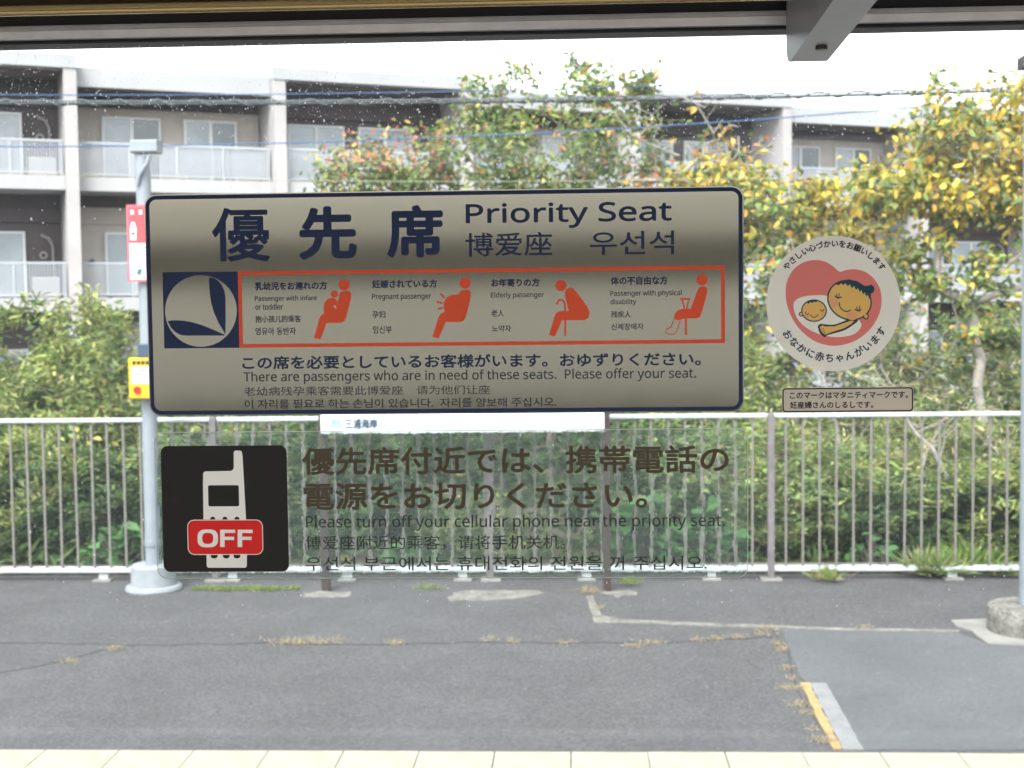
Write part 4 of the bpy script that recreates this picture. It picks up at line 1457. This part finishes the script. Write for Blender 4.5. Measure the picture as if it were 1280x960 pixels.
FRESH = [(.18, .255, .09), (.25, .32, .12), (.11, .17, .065), (.34, .38, .15)]
DEEP = [(.06, .115, .04), (.09, .15, .05), (.045, .085, .03), (.14, .19, .06)]
STRAW = [(.24, .32, .10), (.32, .38, .13), (.17, .25, .08), (.50, .45, .24), (.36, .32, .15)]
protos = [shrub_proto(31, 2.0, 1.0, 5200, .10, .022, SH_G, [3, 3, 2, 2, .6]),
          shrub_proto(32, 2.0, 1.1, 4600, .085, .034, FRESH, [3, 2, 3, 1]),
          shrub_proto(33, 2.0, 1.0, 3800, .16, .017, STRAW, [3, 2, 3, 1.2, 1]),
          shrub_proto(34, 2.0, 1.1, 3000, .085, .042, [(.10, .16, .05), (.15, .21, .07), (.24, .27, .09), (.42, .36, .11)], [3, 3, 2, .8], n_attr=70, bark='bark_pale'),
          shrub_proto(35, 2.0, 1.1, 4200, .10, .036, DEEP, [3, 2, 3, 1]),
          shrub_proto(36, 2.0, 1.1, 500, .09, .02, STRAW, [1, 1, 1, 2, 2], n_attr=110, bark='bark_pale')]

def shrub(px, top_py, y, proto, width, label, flip=1):
    top = at_y(px, top_py, y).z
    x = at_y(px, 600, y).x
    zb = -.15
    root = thing('shrub', label, 'shrub', (x, y, zb), 'shrubs behind the fence', rz=rt.uniform(-.5, .5) + (math.pi if flip < 0 else 0))
    sc = (top - zb) / 2.05
    st, fo = protos[proto]
    for nm, me in (('stem', st), ('foliage', fo)):
        o = link(nm, me, root)
    root.scale = (width, width * .9, sc)
    return root
SHR = [
 (-60, 395, 11.2, 0, 1.2, 'tall feathery shrub cut by the left edge of the picture'),
 (30, 378, 10.9, 0, 1.1, 'bushy yellow green shrub at far left behind the fence'),
 (128, 385, 11.0, 0, 1.05, 'tall light green shrub just left of the grey pole'),
 (80, 372, 11.8, 1, 1.2, 'rounder fresh green shrub between the two tall feathery ones at left'),
 (190, 430, 10.4, 3, .9, 'shrub directly behind the left grey pole'),
 (70, 560, 9.75, 4, .8, 'dark low shrub in front of the tall ones at far left'),
 (150, 590, 9.6, 4, .7, 'dark low shrub just left of the grey pole'),
 (-20, 500, 9.8, 0, .8, 'low shrub against the fence at far left'),
 (260, 480, 10.4, 1, 1.0, 'shrub behind the black mobile phone panel'),
 (370, 510, 10.2, 4, 1.0, 'dark shrub behind the left post of the name board'),
 (440, 470, 10.8, 1, .9, 'fresh green shrub behind the first characters of the film notice'),
 (505, 500, 10.4, 4, .8, 'dark shrub left of the tree trunk seen through the film'),
 (640, 480, 14.8, 4, 1.2, 'dark shrub behind the tree trunk seen through the film'),
 (590, 610, 9.7, 3, .5, 'small leafy shrub left of the trunk foot'),
 (785, 500, 10.4, 4, .75, 'dark shrub behind the right post of the name board'),
 (850, 500, 10.2, 1, .9, 'fresh green shrub behind the end of the film notice'),
 (925, 430, 11.4, 0, .9, 'leafy shrub below the low yellow tree'),
 (985, 510, 10.1, 2, .9, 'straw tipped bamboo like shrub right of the brown fence post'),
 (1060, 545, 9.8, 1, .8, 'fresh green shrub under the caption label'),
 (1140, 500, 10.4, 2, .9, 'straw tipped shrub right of the caption label'),
 (1110, 450, 11.4, 5, 1.1, 'nearly bare twiggy shrub above the caption label'),
 (1165, 590, 9.6, 4, .7, 'dark low shrub behind the large grass tuft'),
 (1215, 480, 10.3, 5, 1.0, 'nearly bare twiggy shrub near the right hand pole'),
 (1245, 520, 10.2, 2, .9, 'straw tipped shrub left of the right hand pole'),
 (1290, 545, 9.7, 0, .9, 'low feathery shrub at the right hand pole'),
 (1370, 460, 10.4, 1, 1.1, 'shrub cut by the right edge of the picture'),
 (1090, 380, 12.8, 5, 1.2, 'tall nearly bare shrub behind the round sticker'),
 (1200, 400, 13.4, 3, 1.2, 'tall sparse shrub between the two right hand trees'),
 (940, 400, 13.6, 3, 1.1, 'tall sparse shrub at the right end of the priority notice'),
]
for i, s_ in enumerate(SHR):
    shrub(*s_, flip=1 if i % 2 else -1)

for i, (pts, r, lb) in enumerate((
    ([(1085, 470), (1130, 520), (1165, 560), (1185, 600)], .022, 'pale dead limb leaning down to the right above the rail at right'),
    ([(1195, 520), (1160, 560), (1140, 640), (1135, 700)], .012, 'thin pale dead stem standing behind the right part of the fence'),
    ([(-20, 560), (30, 600), (60, 660), (75, 700)], .020, 'grey dead limb leaning behind the far left bars'),
    ([(990, 300), (1000, 400), (1040, 500), (1060, 640)], .018, 'grey stem behind the round sticker left side'))):
    P = [at_y(a, b, 10.0 if i < 3 else 11.3) for a, b in pts]
    P2 = [P[0]]
    for a, b in zip(P, P[1:]):
        P2 += [a.lerp(b, .5) + Vector((rt.uniform(-.02, .02), rt.uniform(-.03, .03), rt.uniform(-.02, .02))), b]
    base = thing('bare_branch', lb, 'branch', (0, 0, 0), 'bare limbs among the shrubs')
    n = len(P2)
    MB().tube(P2, [r * (.35 + .65 * k / (n - 1)) for k in range(n)], 7).build('limb', M['bark_pale'], base)
    for k in range(1, n - 1):
        d = Vector((rt.uniform(-.3, .3), rt.uniform(-.1, .1), rt.uniform(.12, .35)))
        MB().tube([P2[k], P2[k] + d * .5 + Vector((.02, 0, 0)), P2[k] + d], [r * .35, r * .25, r * .12], 5).build('twig', M['bark_pale'], base)

# upright shoots that stand above the left shrubs
for i, (px_, py_) in enumerate(((80, 372), (115, 352))):
    p = at_y(px_, 600, 10.7)
    tz = at_y(px_, py_, 10.7).z
    tree('sapling', ['short leafy shoot rising above the far left shrubs', 'taller leafy shoot rising beside the left pole'][i], 'sapling', 'shoots above the left shrubs', 41 + i,
         (p.x, 10.7, -.15), [(p.x, 10.7, tz * .5), (p.x + .02, 10.7, tz - .1)], [((p.x, 10.7, tz - .22), (.1, .1, .22), 1)], 14, 420, .06, .022, SH_G, [2, 3, 1, 3, 1], r_tip=.003, spread=.045, up=.3)

# low dense growth that fills the bank
rng = np.random.default_rng(77)
n = 8000
C = np.stack([rng.uniform(-7, 7, n), 9.05 + rng.random(n) ** 1.3 * 3.2, np.zeros(n)], 1)
hmax = .10 + (C[:, 1] - 9.0) * .24 + .15 * np.sin(C[:, 0] * 3.1) + .1 * np.sin(C[:, 0] * 7.7 + 1)
C[:, 2] = -.12 + rng.random(n) * np.maximum(hmax, .08)
V, T, c = leaf_arrays(rng, C, .15, .032, [(.05, .09, .03), (.08, .13, .045), (.12, .17, .055), (.22, .22, .09)], [3, 3, 2, .4], up=.5)
tag(link('undergrowth', np_mesh('undergrowth', V, T, M['leaf'], c)), 'dense dark green undergrowth covering the bank behind the fence', 'undergrowth', kind='stuff')
# taller far thicket filling the view between trees and building
n = 30000
C = np.stack([rng.uniform(-11, 13, n), rng.uniform(15.5, 18.5, n), np.zeros(n)], 1)
hm = 1.15 + .35 * np.sin(C[:, 0] * 1.3 + .5) + .22 * np.sin(C[:, 0] * 3.7) + .15 * np.sin(C[:, 0] * 9)
C[:, 2] = -.3 + rng.random(n) ** .75 * (hm + .3)
V, T, c = leaf_arrays(rng, C, .13, .06, [(.10, .14, .06), (.15, .19, .08), (.22, .23, .11), (.26, .24, .17)], [3, 3, 2, 1.5])
tag(link('thicket', np_mesh('thicket', V, T, M['leaf'], c)), 'dull green thicket at the foot of the apartment block', 'thicket', kind='stuff')

# big leaved plant beside the left pole and a few by the fence foot
def big_leaf_plant(px, py, y, n, R, H, label, seed, pal, L=.13, Wd=.11):
    rng = np.random.default_rng(seed)
    p = at_y(px, py, y)
    root = thing('leafy_plant', label, 'plant', (p.x, y, -.08), 'broad leaved plants at the fence foot')
    a = rng.uniform(0, 2 * math.pi, n)
    rr2 = rng.random(n) ** .6 * R
    C = np.stack([np.cos(a) * rr2, np.sin(a) * rr2 * .5, H * (1 - (rr2 / R) ** 2 * .7) * rng.uniform(.35, 1, n)], 1)
    st = MB()
    for q_ in C:
        st.tube([(q_[0] * .1, q_[1] * .1, 0), (q_[0] * .6, q_[1] * .6, q_[2] * .7), tuple(q_)], .004, 4, False)
    st.build('stem', M['b_soffit'], root)
    D = unit(np.stack([np.cos(a), np.sin(a) * .7 - .5, rng.uniform(-.3, .4, n)], 1))
    V, T, c = leaf_arrays(rng, C - D * L * .4, L, Wd, pal, [1] * len(pal), aim=D * 1.5)
    link('foliage', np_mesh('foliage', V, T, M['leaf'], c), root)
BG = [(.06, .15, .05), (.08, .19, .06), (.10, .22, .08)]
big_leaf_plant(152, 700, 9.05, 60, .28, .42, 'broad leaved green plant at the foot of the left pole', 51, BG)
big_leaf_plant(520, 712, 9.1, 40, .25, .25, 'broad leaved green plant seen through the film left of the trunk', 52, BG)
big_leaf_plant(800, 700, 9.3, 80, .4, .55, 'broad leaved green plant seen through the film right of the dark post', 53, BG)
big_leaf_plant(880, 690, 9.3, 60, .35, .5, 'broad leaved green plant seen through the right end of the film', 54, BG)
big_leaf_plant(1090, 690, 9.2, 40, .2, .3, 'small leafy plant under the bottom rail below the caption label', 55, BG, .09, .05)
big_leaf_plant(1265, 715, 9.05, 26, .16, .14, 'low bright green weed at the kerb by the right pole', 56, [(.15, .28, .05), (.22, .3, .06)], .08, .04)

# grass tufts
def tuft(px, py, w, h, n, pal, label, seed, name='grass_tuft', group='grass tufts on the platform', z=0.0, L=None):
    rng = np.random.default_rng(seed)
    p = at_z(px, py)
    root_v, root_t, root_c = [], [], []
    C = np.stack([rng.normal(0, w * .4, n), rng.normal(0, .02 + w * .06, n), np.full(n, .0)], 1)
    D = unit(np.stack([rng.normal(0, .7, n), rng.normal(0, .5, n), rng.uniform(.2, 1.3, n)], 1))
    V, T, c = leaf_arrays(rng, C, h, max(.0025, h * .045), pal, [1] * len(pal), aim=D * 4)
    o = link(name, np_mesh(name, V, T, M['leaf'], c))
    o.location = (p.x, p.y, z)
    return tag(o, label, 'grass', group)
DRY = [(.44, .34, .20), (.50, .42, .27), (.31, .25, .15), (.38, .35, .24)]
GRN = [(.14, .24, .05), (.20, .30, .07), (.28, .32, .10)]
dry = [(372, 804.5, .20, .04, 160, 'longest dry straw tuft in the crack below the phone panel'), (415, 803, .14, .035, 90, 'dry straw tuft just right of the longest one'),
       (495, 806, .07, .03, 50, 'dry tuft in the crack below the left end of the lettering'), (613, 801, .06, .025, 45, 'small dry tuft in the middle of the crack'),
       (640, 804, .05, .025, 40, 'tiny dry tuft right of the middle one'), (708, 805, .07, .03, 60, 'dry tuft in the crack left of the corner of the concrete strip'),
       (792, 809, .09, .03, 90, 'left half of the wide dry tuft below the concrete strip'), (815, 805, .08, .035, 80, 'right half of the wide dry tuft below the concrete strip'),
       (872, 802, .05, .025, 50, 'dry tuft third from the corner of the smooth patch'), (895, 800, .06, .03, 55, 'dry tuft second from the corner of the smooth patch'),
       (920, 798, .06, .03, 55, 'dry tuft nearest the corner of the smooth patch'), (960, 788, .10, .035, 100, 'dry tuft at the corner of the smooth patch'),
       (955, 794, .07, .03, 60, 'dry tuft just below the corner tuft'), (972, 806, .04, .03, 50, 'dry tuft on the upper side of the patch edge'), (978, 814, .04, .03, 50, 'second dry tuft down the upper patch edge'),
       (985, 836, .05, .03, 50, 'pale tuft halfway down the patch edge'), (990, 850, .04, .025, 40, 'pale tuft just above the yellow line'),
       (987, 861, .09, .03, 110, 'orange dry tuft left of the top of the yellow line'), (997, 882, .06, .03, 70, 'orange dry tuft left of the yellow line'), (1008, 893, .05, .025, 50, 'small orange dry tuft beside the middle of the yellow line'),
       (1018, 912, .05, .025, 60, 'orange dry tuft beside the lower yellow line'), (1030, 928, .06, .025, 70, 'orange dry tuft at the foot of the yellow line'),
       (87, 828, .06, .03, 60, 'dry tuft at far left on the asphalt'), (143, 812, .07, .025, 60, 'dry tuft left of the grey pole foot shadow'),
       (1080, 784, .10, .025, 90, 'dry tuft on the thin concrete strip at right'), (737, 741, .10, .05, 140, 'olive tuft at the foot of the right name board post'), (750, 762, .03, .03, 30, 'tiny yellowish tuft on the concrete strip')]
for i, (a, b, w, h, n, lb) in enumerate(dry):
    tuft(a, b, w * rt.uniform(.8, 1.2), h * rt.uniform(.6, 1.0), int(n * rt.uniform(.7, 1.5)), DRY, lb, 100 + i, 'dry_grass_tuft', 'dry grass tufts in the platform cracks', z=.004)
tuft(1168, 722, .17, .17, 420, [(.20, .30, .09), (.27, .36, .12), (.33, .36, .16)], 'large green grass tuft at the kerb under the right part of the fence', 140, z=.03)
tuft(1212, 716, .16, .19, 200, GRN, 'thin grass tuft right of the large one', 141, z=.03)
tuft(1036, 728, .08, .10, 120, GRN + DRY[:1], 'small grass tuft beside the fence support at right', 142, z=.02)
tuft(787, 733, .07, .05, 160, GRN, 'small green weed at the kerb right of the name board', 143, z=.02)
tuft(538, 737, .10, .03, 160, GRN, 'thin green growth at the kerb under the film', 144, z=.01)
tuft(1255, 722, .14, .10, 160, [(.2, .3, .06)], 'low bright grass beside the right pole', 145, z=.02)
# moss strip
rng = np.random.default_rng(9)
a, b = at_z(243, 738), at_z(372, 737)
n = 3600
u = np.clip(.45 + rng.normal(0, .24, n) + .05 * np.sign(rng.normal(size=n)), 0, 1)
C = np.stack([a.x + (b.x - a.x) * u, a.y + rng.normal(0, .03, n) * (.5 + .5 * np.sin(u * 23) ** 2) + .012 * np.sin(u * 15) + .02, np.full(n, .002)], 1)
V, T, c = leaf_arrays(rng, C, .022, .006, [(.17, .25, .07), (.25, .33, .10), (.14, .18, .07)], [1, 1, 1], up=1.2)
tag(link('moss', np_mesh('moss', V, T, M['leaf'], c)), 'bright green moss strip at the kerb right of the left pole', 'moss', kind='stuff')
# litter-like grit on the platform
n = 2600
C = np.stack([rng.uniform(-4.5, 4.5, n), rng.uniform(T_FAR + .02, 8.75, n), np.full(n, .004)], 1)
r_ = rng.uniform(.001, .003, n)[:, None]
o1, o2 = rng.normal(size=(n, 3)), rng.normal(size=(n, 3))
o1[:, 2] = o2[:, 2] = 0
V = np.stack([C + o1 * r_, C + o2 * r_, C - (o1 + o2) * r_, C + np.array([0, 0, 1.0]) * r_ * 1.2], 1).reshape(-1, 3)
i = np.arange(n) * 4
T = np.concatenate([np.stack([i, i + 1, i + 3], 1), np.stack([i + 1, i + 2, i + 3], 1), np.stack([i + 2, i, i + 3], 1)])
tag(link('grit', np_mesh('grit', V, T, M['concrete'])), 'pale grit scattered on the platform', 'grit', kind='stuff')

# unseen wall and greenery added so the silver sticker reflects bright and dark bands
tag(MB().box(-30, 30, -14.4, -14.1, -1.22, 3.5).build('unseen_pale_wall', M['white_paint']), 'unseen pale wall added across the track for the silver sticker to reflect', 'wall')
rng = np.random.default_rng(91)
n = 14000
C = np.stack([rng.uniform(-14, 14, n), rng.uniform(-13.4, -12.8, n), rng.uniform(-1.2, .62, n)], 1)
V, T, c = leaf_arrays(rng, C, .22, .13, [(.04, .07, .03), (.06, .09, .035)], [1, 1])
tag(link('unseen_hedge', np_mesh('unseen_hedge', V, T, M['leaf'], c)), 'unseen dark leaves added before the pale wall to darken the lower sticker reflection', 'unseen_hedge')
